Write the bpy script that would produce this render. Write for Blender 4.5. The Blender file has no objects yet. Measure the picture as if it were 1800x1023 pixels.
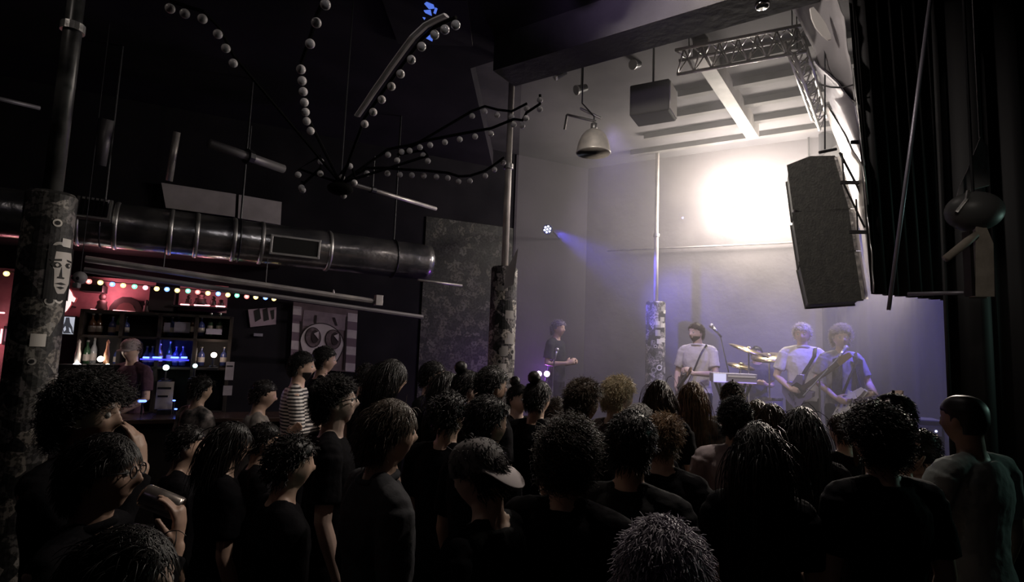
import bpy, math, random
import numpy as np
from mathutils import Vector, Matrix
random.seed(7); rng = np.random.default_rng(7)
S = bpy.context.scene
# ------------------------------------------------------------------ camera, world, exposure
CZ = 1.95; FPX = 1000.0; PITCH = math.radians(5.97); ROLL = math.radians(2.12)
fwd = Vector((0, math.cos(PITCH), math.sin(PITCH)))
r0 = Vector((1, 0, 0)); u0 = r0.cross(fwd)
CR = r0*math.cos(ROLL) + u0*math.sin(ROLL); CU = u0*math.cos(ROLL) - r0*math.sin(ROLL)
cam = bpy.data.cameras.new('camera'); camo = bpy.data.objects.new('camera', cam); S.collection.objects.link(camo)
cam.sensor_width = 36; cam.lens = 36*FPX/1800; cam.clip_start = .05; cam.clip_end = 60
camo.matrix_world = Matrix(((CR.x, CU.x, -fwd.x, 0), (CR.y, CU.y, -fwd.y, 0), (CR.z, CU.z, -fwd.z, CZ), (0, 0, 0, 1)))
S.camera = camo
S.view_settings.view_transform = 'Standard'; S.view_settings.look = 'None'
S.view_settings.exposure = 0.0; S.view_settings.gamma = 1.0; S.view_settings.use_curve_mapping = False
w = bpy.data.worlds.new('night'); S.world = w; w.use_nodes = True
w.node_tree.nodes['Background'].inputs[0].default_value = (.01, .012, .03, 1); w.node_tree.nodes['Background'].inputs[1].default_value = .02
cy = S.cycles
cy.max_bounces = 4; cy.diffuse_bounces = 2; cy.glossy_bounces = 2; cy.transmission_bounces = 3; cy.transparent_max_bounces = 6; cy.volume_bounces = 0
cy.use_denoising = True; cy.sample_clamp_indirect = 3; cy.caustics_reflective = False; cy.caustics_refractive = False

def ray(px, py): return fwd + CR*((px-900)/FPX) + CU*((511.5-py)/FPX)
def at(px, py, Y):
    d = ray(px, py); return Vector((0, 0, CZ)) + d*(Y/d.y)
def atz(px, py, z):
    d = ray(px, py); return Vector((0, 0, CZ)) + d*((z-CZ)/d.z)
RB = math.atan2(.425, .905); RS = math.radians(-30)
BU = Vector((.905, .425, 0)); BV = Vector((.425, -.905, 0)); BW0 = Vector((-5.07, 7.09, 0))
CORNER = Vector((1.3, 10.08, 0)); SU = Vector((.866, -.5, 0)); SV = Vector((-.5, -.866, 0))
def hit(px, py, P, n):
    d = ray(px, py); o = Vector((0, 0, CZ)); return o + d*((P-o).dot(n)/d.dot(n))
def bw(px, py, off=0): return hit(px, py, BW0+BV*off, BV)        # a point on the bar wall (off metres in front of it)
def sw(px, py, off=0): return hit(px, py, CORNER+SV*off, SV)     # on the wall behind the stage

def light(kind, name, loc, power, col, size=.1, tgt=None, ang=60, blend=.5):
    l = bpy.data.lights.new(name, kind); o = bpy.data.objects.new(name, l); S.collection.objects.link(o)
    l.energy = power; l.color = col; o.location = loc
    if kind == 'AREA': l.size = size
    else: l.shadow_soft_size = size
    if kind == 'SPOT': l.spot_size = math.radians(ang); l.spot_blend = blend
    if tgt is not None: o.rotation_euler = (Vector(tgt)-Vector(loc)).to_track_quat('-Z', 'Y').to_euler()
    return o
FL1 = at(1280, 345, 8.45); FL2 = at(1388, 338, 8.0)
WARM = (1, .9, .78)
light('POINT', 'floodlight_beam', FL1, 230, WARM, .24)
light('POINT', 'floodlight_beam', FL2, 210, WARM, .24)
BLUEP = at(962, 403, 8.6)
light('SPOT', 'blue_par_beam', BLUEP+Vector((.1, -.05, -.02)), 650, (.10, .08, 1), .05, BLUEP+Vector((1.5, .25, -.75)), 42, .8)
light('POINT', 'purple_floor_beam', at(955, 660, 8.3), 14, (.45, .12, 1), .04)
light('SPOT', 'blue_wash_beam', (4.3, 5.4, 4.3), 800, (.16, .13, 1), .1, (4.0, 7.6, .8), 75, .9)
light('SPOT', 'violet_wash_beam', (1.0, 5.9, 4.4), 150, (.45, .35, 1), .1, (2.2, 9.0, 1.5), 85, .9)
light('AREA', 'teal_side_beam', (5.0, 3.2, 2.3), 5, (.6, 1, .85), .3, (2.3, 2.75, 1.3))  # out-of-view cool light for the teal edge of the light T-shirt
TS1 = Vector((.55, 3.95, 4.72)); TS2 = Vector((1.75, 3.35, 4.72)); HSP = Vector((.35, 3.1, 4.72))
light('SPOT', 'crowd_spot_beam', TS1, 70, (1, .86, .74), .03, (-1.5, 2.6, 1.2), 78, .6)  # out-of-view ceiling spots for the overhead light on the crowd
light('SPOT', 'crowd_spot_beam', TS2, 140, (1, .88, .78), .03, (.1, 2.1, 1.4), 66, .6)
light('SPOT', 'speaker_fill_beam', HSP, 150, (1, .9, .82), .06, (2.0, 4.9, 3.7), 80, .6)  # unseen spot added to brighten speaker stack, dome lamp and truss
RIM = Vector((3.9, 5.5, 2.98)); light('SPOT', 'rim_beam', RIM, 330, (1, .86, .74), .05, (.3, 3.4, 1.55), 62, .6)  # hidden spot added to strengthen the warm rims on the crowd
light('SPOT', 'marquee_fill_beam', (.4, 1.4, 4.7), 22, (1, .95, .95), .04, (-.45, 3.3, 3.6), 56, .7)  # unseen spot added to brighten the unlit bulbs and pale strip
light('SPOT', 'column_fill_beam', (4.7, 5.2, 4.4), 520, (1, .86, .8), .05, (.05, 5.8, 2.6), 32, .5)  # unseen side spot added for the bright edge of the corner column
light('POINT', 'duct_glint_beam', (-3.0, 2.0, 4.85), 9, (1, .88, .78), .05)  # this and the next: unseen lamps added to draw highlights on the duct
light('POINT', 'duct_glint_beam', (1.3, 3.9, 4.85), 10, (1, .88, .78), .05)
light('AREA', 'room_fill_beam', (-1.5, -1.5, 4.8), .35, (.75, .6, 1), .5, (-1, 6, 2.0))  # weak violet fill added out of view behind the camera
light('SPOT', 'board_fill_beam', (1.3, 1.2, 3.7), 14, (1, .9, .78), .04, (2.42, 2.95, 2.65), 26, .6)  # unseen spot added to light the pale wooden board
light('SPOT', 'front_wash_beam', (1.7, 4.4, 4.5), 150, (1, .86, .84), .08, (2.45, 6.8, 1.9), 38, .7)
light('SPOT', 'ceiling_violet_beam', (.7, 3.3, 4.5), 55, (.7, .5, 1), .05, (.9, 4.1, 5.0), 80, .9)
light('POINT', 'bar_pink_glow', bw(190, 520, .25), 6, (1, .34, .40), .08)
light('POINT', 'bar_pink_glow', bw(355, 522, .25), 2, (1, .34, .4), .08)
light('POINT', 'bar_pink_glow', bw(-10, 600, .3), 2, (1, .34, .4), .08)
light('POINT', 'bar_blue_glow', bw(290, 612, .30), 2.2, (.08, .1, 1), .06)
light('POINT', 'bar_bulb_glow', bw(376, 612, .4), 1.2, (1, .75, .6), .04)
light('POINT', 'bar_bulb_glow', bw(160, 622, .5), 1.2, (1, .85, .75), .04)

# ------------------------------------------------------------------ materials
MC = {}
def mat(name, col=(.5, .5, .5), rough=.6, metal=0, emis=0, ecol=None, noise=None, bump=None, alt=None, ns=4, trans=0, spec=.5):
    """noise=(scale) mixes col with alt; bump=(scale, strength)"""
    if name in MC: return MC[name]
    m = bpy.data.materials.new(name); m.use_nodes = True; nt = m.node_tree; b = nt.nodes['Principled BSDF']
    b.inputs['Base Color'].default_value = (*col, 1); b.inputs['Roughness'].default_value = rough; b.inputs['Metallic'].default_value = metal
    b.inputs['Specular IOR Level'].default_value = spec
    if trans: b.inputs['Transmission Weight'].default_value = trans
    if emis:
        b.inputs['Emission Color'].default_value = (*(ecol or col), 1); b.inputs['Emission Strength'].default_value = emis
    tc = nt.nodes.new('ShaderNodeTexCoord')
    if noise:
        n = nt.nodes.new('ShaderNodeTexNoise'); n.inputs['Scale'].default_value = noise; n.inputs['Detail'].default_value = ns
        nt.links.new(tc.outputs['Object'], n.inputs['Vector'])
        r = nt.nodes.new('ShaderNodeValToRGB'); r.color_ramp.elements[0].position = .38; r.color_ramp.elements[1].position = .62
        r.color_ramp.elements[0].color = (*col, 1); r.color_ramp.elements[1].color = (*(alt or tuple(c*.6 for c in col)), 1)
        nt.links.new(n.outputs['Fac'], r.inputs['Fac']); nt.links.new(r.outputs['Color'], b.inputs['Base Color'])
    if bump:
        n2 = nt.nodes.new('ShaderNodeTexNoise'); n2.inputs['Scale'].default_value = bump[0]; n2.inputs['Detail'].default_value = 4
        nt.links.new(tc.outputs['Object'], n2.inputs['Vector'])
        bp = nt.nodes.new('ShaderNodeBump'); bp.inputs['Strength'].default_value = bump[1]; bp.inputs['Distance'].default_value = .02
        nt.links.new(n2.outputs['Fac'], bp.inputs['Height']); nt.links.new(bp.outputs['Normal'], b.inputs['Normal'])
    MC[name] = m; return m
def sticker_mat(name, scale, tint=1.0):
    """paper stickers and torn flyers: Voronoi patches of different greys, dark gaps, ring marks"""
    m = bpy.data.materials.new(name); m.use_nodes = True; nt = m.node_tree; b = nt.nodes['Principled BSDF']; L = nt.links.new
    tc = nt.nodes.new('ShaderNodeTexCoord'); v = nt.nodes.new('ShaderNodeTexVoronoi'); v.inputs['Scale'].default_value = scale
    L(tc.outputs['Object'], v.inputs['Vector'])
    sep = nt.nodes.new('ShaderNodeSeparateColor'); L(v.outputs['Color'], sep.inputs[0])
    r = nt.nodes.new('ShaderNodeValToRGB'); cr = r.color_ramp; cr.interpolation = 'CONSTANT'
    cr.elements[0].position = 0; cr.elements[0].color = (.02, .02, .02, 1)
    cr.elements[1].position = .30; cr.elements[1].color = (.30*tint, .28*tint, .27*tint, 1)
    for p, c in ((.5, (.75, .68, .6)), (.68, (.12, .11, .12)), (.8, (.5, .45, .45)), (.92, (.85, .8, .74))):
        e = cr.elements.new(p); e.color = (*[x*tint for x in c], 1)
    L(sep.outputs[0], r.inputs['Fac'])
    n = nt.nodes.new('ShaderNodeTexNoise'); n.inputs['Scale'].default_value = scale*3.5; L(tc.outputs['Object'], n.inputs['Vector'])
    r2 = nt.nodes.new('ShaderNodeValToRGB'); r2.color_ramp.elements[0].position = .45; r2.color_ramp.elements[1].position = .52
    L(n.outputs['Fac'], r2.inputs['Fac'])
    mx = nt.nodes.new('ShaderNodeMix'); mx.data_type = 'RGBA'; mx.blend_type = 'MULTIPLY'; mx.inputs['Factor'].default_value = .75
    L(r.outputs['Color'], mx.inputs['A']); L(r2.outputs['Color'], mx.inputs['B']); L(mx.outputs['Result'], b.inputs['Base Color'])
    b.inputs['Roughness'].default_value = .6
    return m
BLACK = mat('black_paint', (.012, .011, .012), .7)
DARKM = mat('dark_metal', (.04, .04, .045), .45, .6)
STEEL = mat('steel', (.55, .54, .53), .38, .9, bump=(30, .15))
DUCT = mat('galvanised_duct', (.55, .53, .53), .24, .9, noise=3, alt=(.25, .25, .27), bump=(6, .5))
WOODD = mat('dark_wood', (.022, .015, .012), .6, noise=8)
CHROME = mat('chrome', (.8, .8, .8), .12, 1)
STICK = sticker_mat('stickered_paper', 13, .75)
STICKW = sticker_mat('graffiti_wall', 9.0, .10)

# ------------------------------------------------------------------ mesh builder
class M:
    def __init__(s): s.V = []; s.F = []; s.n = 0; s.mi = []
    def add(s, V, F, mi=0):
        V = np.asarray(V, float).reshape(-1, 3); s.V.append(V); k = s.n
        s.F += [tuple(i+k for i in f) for f in F]; s.mi += [mi]*len(F); s.n += len(V); return s
    def box(s, c, sz, rz=0, mi=0, rot=None):
        c = np.array(c); hx, hy, hz = [a/2 for a in sz]
        P = np.array([(x, y, z) for x in (-hx, hx) for y in (-hy, hy) for z in (-hz, hz)])
        R = np.array(rot if rot is not None else Matrix.Rotation(rz, 3, 'Z'))
        return s.add(P@R.T + c, [(0, 1, 3, 2), (4, 6, 7, 5), (0, 4, 5, 1), (2, 3, 7, 6), (0, 2, 6, 4), (1, 5, 7, 3)], mi)
    def tube(s, pts, rad, n=10, cap=True, mi=0, flat=1.0, upv=None):
        """tube along points; rounded ends"""
        P = [Vector(p) for p in pts]; R = list(rad) if hasattr(rad, '__len__') else [rad]*len(P)
        if cap == 'round':
            a = (P[0]-P[1]).normalized(); b = (P[-1]-P[-2]).normalized(); ra, rb = R[0], R[-1]
            P = [P[0]+a*ra*.95, P[0]+a*ra*.6] + P + [P[-1]+b*rb*.6, P[-1]+b*rb*.95]
            R = [ra*.3, ra*.8] + R + [rb*.8, rb*.3]
        rings = []; prev = None
        for i, p in enumerate(P):
            t = (P[min(i+1, len(P)-1)]-P[max(i-1, 0)])
            t = t.normalized() if t.length > 1e-9 else Vector((0, 0, 1))
            if prev is None:
                a = Vector(upv) if upv is not None else (Vector((0, 0, 1)) if abs(t.z) < .9 else Vector((1, 0, 0)))
            else: a = prev
            u = (a - t*a.dot(t)).normalized(); v = t.cross(u); prev = u
            rings.append([p + u*(math.cos(q)*R[i]*flat) + v*(math.sin(q)*R[i]) for q in [2*math.pi*k/n for k in range(n)]])
        V = [q for r in rings for q in r]; F = []
        for i in range(len(P)-1):
            for k in range(n): F.append((i*n+k, i*n+(k+1) % n, (i+1)*n+(k+1) % n, (i+1)*n+k))
        if cap: F.append(tuple(range(n-1, -1, -1))); F.append(tuple((len(P)-1)*n+k for k in range(n)))
        return s.add([tuple(v) for v in V], F, mi)
    def loft(s, rings, n=20, mi=0):
        """rings: (z, rx, ry, cx, cy) ellipses"""
        V = []; F = []
        for (z, rx, ry, cx, cy) in rings:
            for k in range(n):
                a = 2*math.pi*k/n; V.append((cx+rx*math.cos(a), cy+ry*math.sin(a), z))
        m = len(rings)
        for i in range(m-1):
            for k in range(n): F.append((i*n+k, i*n+(k+1) % n, (i+1)*n+(k+1) % n, (i+1)*n+k))
        F.append(tuple(range(n-1, -1, -1))); F.append(tuple((m-1)*n+k for k in range(n)))
        return s.add(V, F, mi)
    def lathe(s, prof, n=24, c=(0, 0, 0), mi=0):
        rings = [(z, max(r, 1e-4), max(r, 1e-4), c[0], c[1]) for r, z in prof]
        return s.loft([(z+c[2], a, b, x, y) for z, a, b, x, y in rings], n, mi)
    def sph(s, c, r, nu=14, nv=9, mi=0):
        r = (r, r, r) if not hasattr(r, '__len__') else r
        V = []; F = []
        for j in range(nv+1):
            t = math.pi*j/nv
            for i in range(nu):
                a = 2*math.pi*i/nu; V.append((c[0]+r[0]*math.sin(t)*math.cos(a), c[1]+r[1]*math.sin(t)*math.sin(a), c[2]+r[2]*math.cos(t)))
        for j in range(nv):
            for i in range(nu): F.append((j*nu+i, (j+1)*nu+i, (j+1)*nu+(i+1) % nu, j*nu+(i+1) % nu))
        return s.add(V, F, mi)
    def prism(s, poly, d, mi=0):
        """poly: 3D points (planar loop); d: extrusion vector"""
        n = len(poly); V = [tuple(p) for p in poly] + [tuple(Vector(p)+Vector(d)) for p in poly]
        F = [tuple(range(n)), tuple(range(2*n-1, n-1, -1))] + [(i, (i+1) % n, n+(i+1) % n, n+i) for i in range(n)]
        return s.add(V, F, mi)
    def build(s, name, mt, parent=None, loc=(0, 0, 0), rz=0, smooth=False, bevel=0, remesh=0, disp=None, sm=0):
        me = bpy.data.meshes.new(name); me.from_pydata(np.concatenate(s.V).tolist(), [], s.F)
        mts = mt if isinstance(mt, (list, tuple)) else [mt]
        for a in mts: me.materials.append(a)
        if len(mts) > 1: me.polygons.foreach_set('material_index', s.mi)
        if smooth or remesh: me.polygons.foreach_set('use_smooth', [True]*len(me.polygons))
        me.update()
        o = bpy.data.objects.new(name, me); S.collection.objects.link(o); o.location = loc; o.rotation_euler = (0, 0, rz)
        if parent: o.parent = parent
        if bevel:
            b = o.modifiers.new('b', 'BEVEL'); b.width = bevel; b.segments = 2; b.limit_method = 'ANGLE'
        if remesh:
            r = o.modifiers.new('r', 'REMESH'); r.mode = 'VOXEL'; r.voxel_size = remesh; r.use_smooth_shade = True
            if sm:
                q = o.modifiers.new('s', 'SMOOTH'); q.factor = .5; q.iterations = sm
            if disp:
                t = bpy.data.textures.get('wrinkle') or bpy.data.textures.new('wrinkle', 'CLOUDS'); t.noise_scale = .11; t.noise_depth = 2
                d = o.modifiers.new('d', 'DISPLACE'); d.texture = t; d.strength = disp; d.texture_coords = 'LOCAL'; d.mid_level = .5
        return o
def tag(o, label=None, cat=None, group=None, kind=None):
    if label: o['label'] = label
    if cat: o['category'] = cat
    if group: o['group'] = group
    if kind: o['kind'] = kind
    return o
def thing(name, label, cat, loc=(0, 0, 0), rz=0, group=None):
    o = bpy.data.objects.new(name, None); S.collection.objects.link(o); o.location = loc; o.rotation_euler = (0, 0, rz); o.empty_display_size = .1
    return tag(o, label, cat, group)
def struct(m, name, mt, **k): return tag(m.build(name, mt, **k), kind='structure')
def loc_of(o, p):      # world point -> local to an unscaled z-rotated root
    q = Vector(p)-o.location; return Matrix.Rotation(-o.rotation_euler.z, 3, 'Z')@q

# ------------------------------------------------------------------ the room
CEIL = 5.3; CM = 5.0     # ceiling over the stage, lower ceiling over the room
struct(M().box((0, 4, -.1), (20, 20, .2)), 'floor', mat('floor_concrete', (.03, .027, .027), .7, noise=2, spec=.2))
struct(M().box((0, 4, CEIL+.1), (20, 20, .2)), 'ceiling', mat('ceiling_paint', (.12, .11, .12), .85, noise=.7, alt=(.05, .045, .055), bump=(3, .3)))
WALLM = mat('dark_wall', (.02, .018, .023), .8, noise=1.5, alt=(.012, .011, .015), spec=.08)
a = BW0 - BU*4.2; b = CORNER
struct(M().prism([a, b, b+Vector((0, 0, CEIL)), a+Vector((0, 0, CEIL))], BV*-.2), 'wall_bar', WALLM)
c2 = CORNER + SU*6.2
WSTAGE = mat('stage_wall_plaster', (.15, .132, .142), .8, noise=1.1, alt=(.10, .088, .098), bump=(5, .5), ns=8)
struct(M().prism([b, c2, c2+Vector((0, 0, CEIL)), b+Vector((0, 0, CEIL))], SV*-.2), 'wall_stage_back', WSTAGE)
struct(M().box((6.7, 2, CEIL/2), (.2, 10.5, CEIL)), 'wall_right', WALLM)
struct(M().box((-8.9, 1, CEIL/2), (.2, 9, CEIL)), 'wall_left', WALLM)
struct(M().box((-1.1, -2.6, CEIL/2), (15.8, .2, CEIL)), 'wall_rear', WALLM)
# plastered stage part of the long wall, graffiti part of it, door recess by the banner
def wallpatch(px0, px1, z0, z1, off, name, mt):
    p = bw(px0, 600, off); q = bw(px1, 600, off); p.z = q.z = z0
    return struct(M().prism([p, q, q+Vector((0, 0, z1-z0)), p+Vector((0, 0, z1-z0))], BV*-(off-.002)), name, mt)
wallpatch(896, 1027, 0, CEIL-.01, .02, 'wall_stage_left', mat('stage_side_paint', (.045, .036, .052), .8, noise=1.4, alt=(.03, .024, .036), bump=(5, .4)))
wallpatch(738, 895, 0, 4.0, .025, 'wall_graffiti', STICKW)
# ceiling above the stage: joists, the diagonal girder and the header beam
JM = mat('joist_paint', (.13, .12, .12), .8, noise=2)
for i, (k, s0, s1) in enumerate(((.55, 1.0, 5.4), (1.15, 1.4, 5.4), (1.75, 1.8, 5.2), (2.35, 2.2, 5.0), (2.95, 2.6, 4.8))):
    p = CORNER+SV*k+SU*s0; q = CORNER+SV*k+SU*s1; mid = (p+q)/2
    struct(M().box((0, 0, 0), ((q-p).length, .10, .08)), 'trim_%d' % (i+1), JM, loc=(mid.x, mid.y, CEIL-.04), rz=RS)
p = atz(1238, 112, CEIL-.2); q = atz(1320, 238, CEIL-.2); mid = (p+q)/2; dd = q-p
struct(M().box((0, 0, 0), (dd.length+.3, .16, .2)), 'trim_6', mat('girder_paint', (.5, .46, .44), .6, noise=3), loc=(mid.x, mid.y, CEIL-.1), rz=math.atan2(dd.y, dd.x))
H0 = atz(912, 150, 4.65); H1 = atz(1425, 8, 4.65); hd = (H1-H0).normalized()
H0 = H0-hd*.05; H1e = H1+hd*.9; mid = (H0+H1e)/2
HN = Vector((-hd.y, hd.x, 0))   # towards the stage
struct(M().box((0, -.19, 0), ((H1e-H0).length, .38, .36)), 'beam_header', mat('header_paint', (.035, .033, .036), .8, noise=2, bump=(8, .3)), loc=(mid.x, mid.y, 4.83), rz=math.atan2(hd.y, hd.x))
e0 = H0-hd*.6; e1 = H1e+hd*4
n0 = Vector((0, 0, CM))
struct(M().prism([Vector((e0.x, e0.y, CM)), Vector((e1.x, e1.y, CM)), Vector((6.6, -2.5, CM)), Vector((-8.8, -2.5, CM)), Vector((-8.8, 5.3, CM)), Vector((-.4, 9.3, CM))], (0, 0, .25)), 'ceiling_main', mat('ceiling_black', (.045, .04, .05), .9, noise=1, alt=(.03, .028, .035), spec=.05))
# main ceiling beams and the dark skylight opening with blue dusk panes
for i, x in enumerate((-6.6, -4.4, -2.2, 0, 2.2)):
    struct(M().box((0, 0, 0), (.16, 6.0, .24)), 'trim_%d' % (i+7), BLACK, loc=(x+.3, 0.6, CM-.12))
sk = atz(756, 40, CM-.02)
SKY = mat('dusk_sky_pane', (.1, .2, .8), .5, emis=.75, ecol=(.12, .24, .95))
wf = struct(M().box((0, 0, 0), (.75, .75, .03)), 'window_1', BLACK, loc=(sk.x, sk.y, CM-.015))
def pane(pl, mt=SKY, par=wf):
    P = [loc_of(par, atz(x, y, CM-.03)) for x, y in pl]
    return M().prism(P, (0, 0, -.006)).build('pane', mt, par)
pane([(746, 6), (750, 3), (762, 8), (764, 14), (754, 15)]); pane([(745, 18), (757, 17), (759, 27), (748, 22)])
pane([(752, 55), (762, 60), (760, 72), (744, 64)]); pane([(765, 13), (769, 15), (766, 24), (762, 22)]); pane([(743, 30), (748, 31), (746, 34)])

# ------------------------------------------------------------------ stage platform
SH = .63
st = [Vector(p) for p in ((-.1, 6.95, 0), (5.0, 4.75, 0), (5.9, 7.25, 0), (1.35, 9.95, 0), (-.1, 9.3, 0))]
so = M().prism(st, (0, 0, SH)).build('stage', mat('stage_floor', (.045, .04, .045), .45, noise=6))
tag(so, 'low black stage platform the band stands on', 'stage')

# ------------------------------------------------------------------ haze over the stage (real scattering smoke)
hz = [Vector(p) for p in ((.02, 5.95, 0), (2.2, 4.25, 0), (4.3, 3.9, 0), (6.3, 4.2, 0), (6.3, 6.95, 0), (1.32, 9.9, 0), (.03, 9.3, 0))]
hm = bpy.data.materials.new('haze'); hm.use_nodes = True; nt = hm.node_tree; nt.nodes.clear()
ou = nt.nodes.new('ShaderNodeOutputMaterial'); vs = nt.nodes.new('ShaderNodeVolumeScatter'); vs.inputs['Density'].default_value = .07
vs.inputs['Anisotropy'].default_value = .25; vs.inputs['Color'].default_value = (.9, .88, .92, 1); nt.links.new(vs.outputs[0], ou.inputs['Volume'])
ho = M().prism([p+Vector((0, 0, .02)) for p in hz], (0, 0, CEIL-.05)).build('haze', hm)
tag(ho, 'smoky stage haze glowing around the floodlights', 'haze', kind='stuff')

# ------------------------------------------------------------------ columns
def column(px, Y, ztop, r, label, z0=0, rp=.035, zt=CM, sleeve=None, pole=None):
    c = at(px, 600, Y); t = thing('steel_column', label, 'column', (c.x, c.y, 0)); tag(t, kind='structure')
    m = M(); m.lathe([(r, z0), (r, ztop-.02), (r-.015, ztop), (.03, ztop)], 32).build('column_sleeve', sleeve or STICK, t, smooth=False)
    m = M(); m.tube([(0, 0, ztop-.05), (0, 0, 3.85), (0, 0, 3.88), (0, 0, zt)], [rp, rp, rp*.92, rp*.92], 16)
    m.build('column_pole', pole or mat('pole_paint', (.72, .66, .62), .45, noise=5, alt=(.5, .47, .45)), t, smooth=True)
    m = M().lathe([(rp+.015, 3.84), (rp+.015, 3.89)], 16); m.build('pole_collar', STEEL, t)
    # wrapped stickers with ring marks, each a curved paper patch just proud of the sleeve
    rr = random.Random(int(px))
    toward = math.atan2(-c.y, -c.x)
    for k in range(22 if c.x > -1 else 12):
        az = toward + rr.uniform(-.2, 1.7); z = rr.uniform(1.4, ztop-.12); w_ = rr.uniform(.05, .12)/r/2; h_ = rr.uniform(.04, .10)
        g = rr.uniform(.25, .8); kind = rr.random()
        sm_ = mat('sticker_paper_%d' % int(g*8), (g, g*.95, g*.9), .5)
        mm = M(); N = 8
        def P(a_, z_, d_): return ((r+d_)*math.cos(a_), (r+d_)*math.sin(a_), z_)
        if kind < .4:   # round
            n = 18; ring = [P(az+w_*.8*math.cos(2*math.pi*q/n), z+w_*.8*r*math.sin(2*math.pi*q/n), .003) for q in range(n)]
            ctr = [P(az, z, .003)]; mm.add(ring+ctr, [(q, (q+1) % n, n) for q in range(n)])
            ri = [P(az+w_*.45*math.cos(2*math.pi*q/n), z+w_*.45*r*math.sin(2*math.pi*q/n), .005) for q in range(n)]
            mm.add(ri+[P(az, z, .005)], [(q, (q+1) % n, n) for q in range(n)], 1)
        else:
            V = [P(az+w_*(2*i/N-1), z+h_/2*sg+.01*math.sin(k), .003) for i in range(N+1) for sg in (-1, 1)]
            mm.add(V, [(2*i, 2*i+2, 2*i+3, 2*i+1) for i in range(N)])
        mm.build('sticker', [sm_, BLACK], t)
    return t
C3 = column(60, 3.4, 2.80, .128, 'thick dark column covered in stickers and a stencilled face, beside the bar', 0, rp=.05, sleeve=sticker_mat('stickered_paper_dimmed', 13, .35), pole=mat('pole_dimmed', (.10, .10, .10), .35, noise=5, alt=(.02, .02, .02)))  # pole and stickers darkened in colour for the dim light here
C1 = column(882, 5.8, 2.80, .135, 'sticker-covered column with a thin bright pole, at the stage corner', 0)
C2 = column(1152, 8.95, 2.80, .15, 'hazy stickered column standing on the stage behind the crowd', .64, zt=CEIL)
C2['label'] = 'hazy stickered column on the stage, left of the guitarist in the pale shirt'
# stencilled paper face on the near column
def onC3(u, z, d):     # u metres around the sleeve, from azimuth a0
    r = .128+d; a_ = math.radians(-4)+u/.128; return (r*math.cos(a_), r*math.sin(a_), z)
def face_patch(poly, d, name, mt):
    us = [p_[0] for p_ in poly]; a_, b_ = min(us)+1e-5, max(us)-1e-5; N = max(3, int((b_-a_)/.008)); m = M(); V = []
    for i in range(N+1):
        u = a_+(b_-a_)*i/N; zs = []
        for (x0, z0), (x1, z1) in zip(poly, poly[1:]+poly[:1]):
            if (x0-u)*(x1-u) <= 0 and abs(x1-x0) > 1e-9: zs.append(z0+(z1-z0)*(u-x0)/(x1-x0))
        V += [onC3(u, min(zs), d), onC3(u, max(zs), d)]
    return m.add(V, [(2*i, 2*i+2, 2*i+3, 2*i+1) for i in range(N)]).build(name, mt, C3)
PAP = mat('face_paper', (.62, .58, .55), .6); zc = 2.31
gridV = [onC3(-.09+.18*i/12, zc-.16+.32*j, .004) for i in range(13) for j in (0, 1)]
M().add(gridV, [(2*i, 2*i+2, 2*i+3, 2*i+1) for i in range(12)]).build('face_poster', BLACK, C3)
PAPW = PAP
def ell(cx, cz, a_, b_, n=20): return [(cx+a_*math.cos(2*math.pi*k/n), cz+b_*math.sin(2*math.pi*k/n)) for k in range(n)]
for poly, d, mt in (([(-.055, zc+.125), (.045, zc+.13), (.078, zc+.06), (.066, zc-.05), (.02, zc-.12), (-.025, zc-.125), (-.05, zc-.07), (-.03, zc-.02), (-.062, zc+.03)], .0055, PAPW), (ell(-.045, zc+.045, .028, .017), .007, BLACK), (ell(.03, zc+.05, .026, .016), .007, BLACK), (ell(-.043, zc+.045, .010, .010), .010, PAP), (ell(.032, zc+.05, .009, .009), .010, PAP),
                    ([(-.08, zc+.075), (-.02, zc+.085), (-.02, zc+.072), (-.075, zc+.064)], .007, BLACK), ([(.01, zc+.085), (.065, zc+.08), (.06, zc+.068), (.012, zc+.074)], .007, BLACK),
                    ([(-.02, zc+.04), (-.012, zc+.04), (-.022, zc-.02), (-.035, zc-.025), (-.035, zc-.033), (.01, zc-.035), (.012, zc-.026), (-.008, zc-.022)], .007, BLACK),
                    ([(-.045, zc-.065), (-.01, zc-.055), (.028, zc-.065), (-.008, zc-.072)], .007, BLACK), ([(-.035, zc-.085), (-.008, zc-.08), (.018, zc-.085), (-.008, zc-.098)], .007, BLACK),
                    ([(.062, zc+.16), (.09, zc+.16), (.09, zc-.16), (.05, zc-.16), (.07, zc-.05)], .007, BLACK)):
    face_patch(poly, d, 'face_marking', mt)
# torn flyer flap on the stage-corner column
fp = M().add([(.0, -.15, 2.55), (.10, -.20, 2.6), (.13, -.16, 2.98), (.02, -.14, 2.75), (.0, -.146, 2.55), (.10, -.196, 2.6), (.13, -.156, 2.98), (.02, -.136, 2.75)],
             [(0, 1, 2, 3), (4, 5, 6, 7), (0, 1, 5, 4), (1, 2, 6, 5), (2, 3, 7, 6), (3, 0, 4, 7)]).build('torn_flyer', mat('flyer_paper', (.5, .46, .46), .6), C1)

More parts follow.
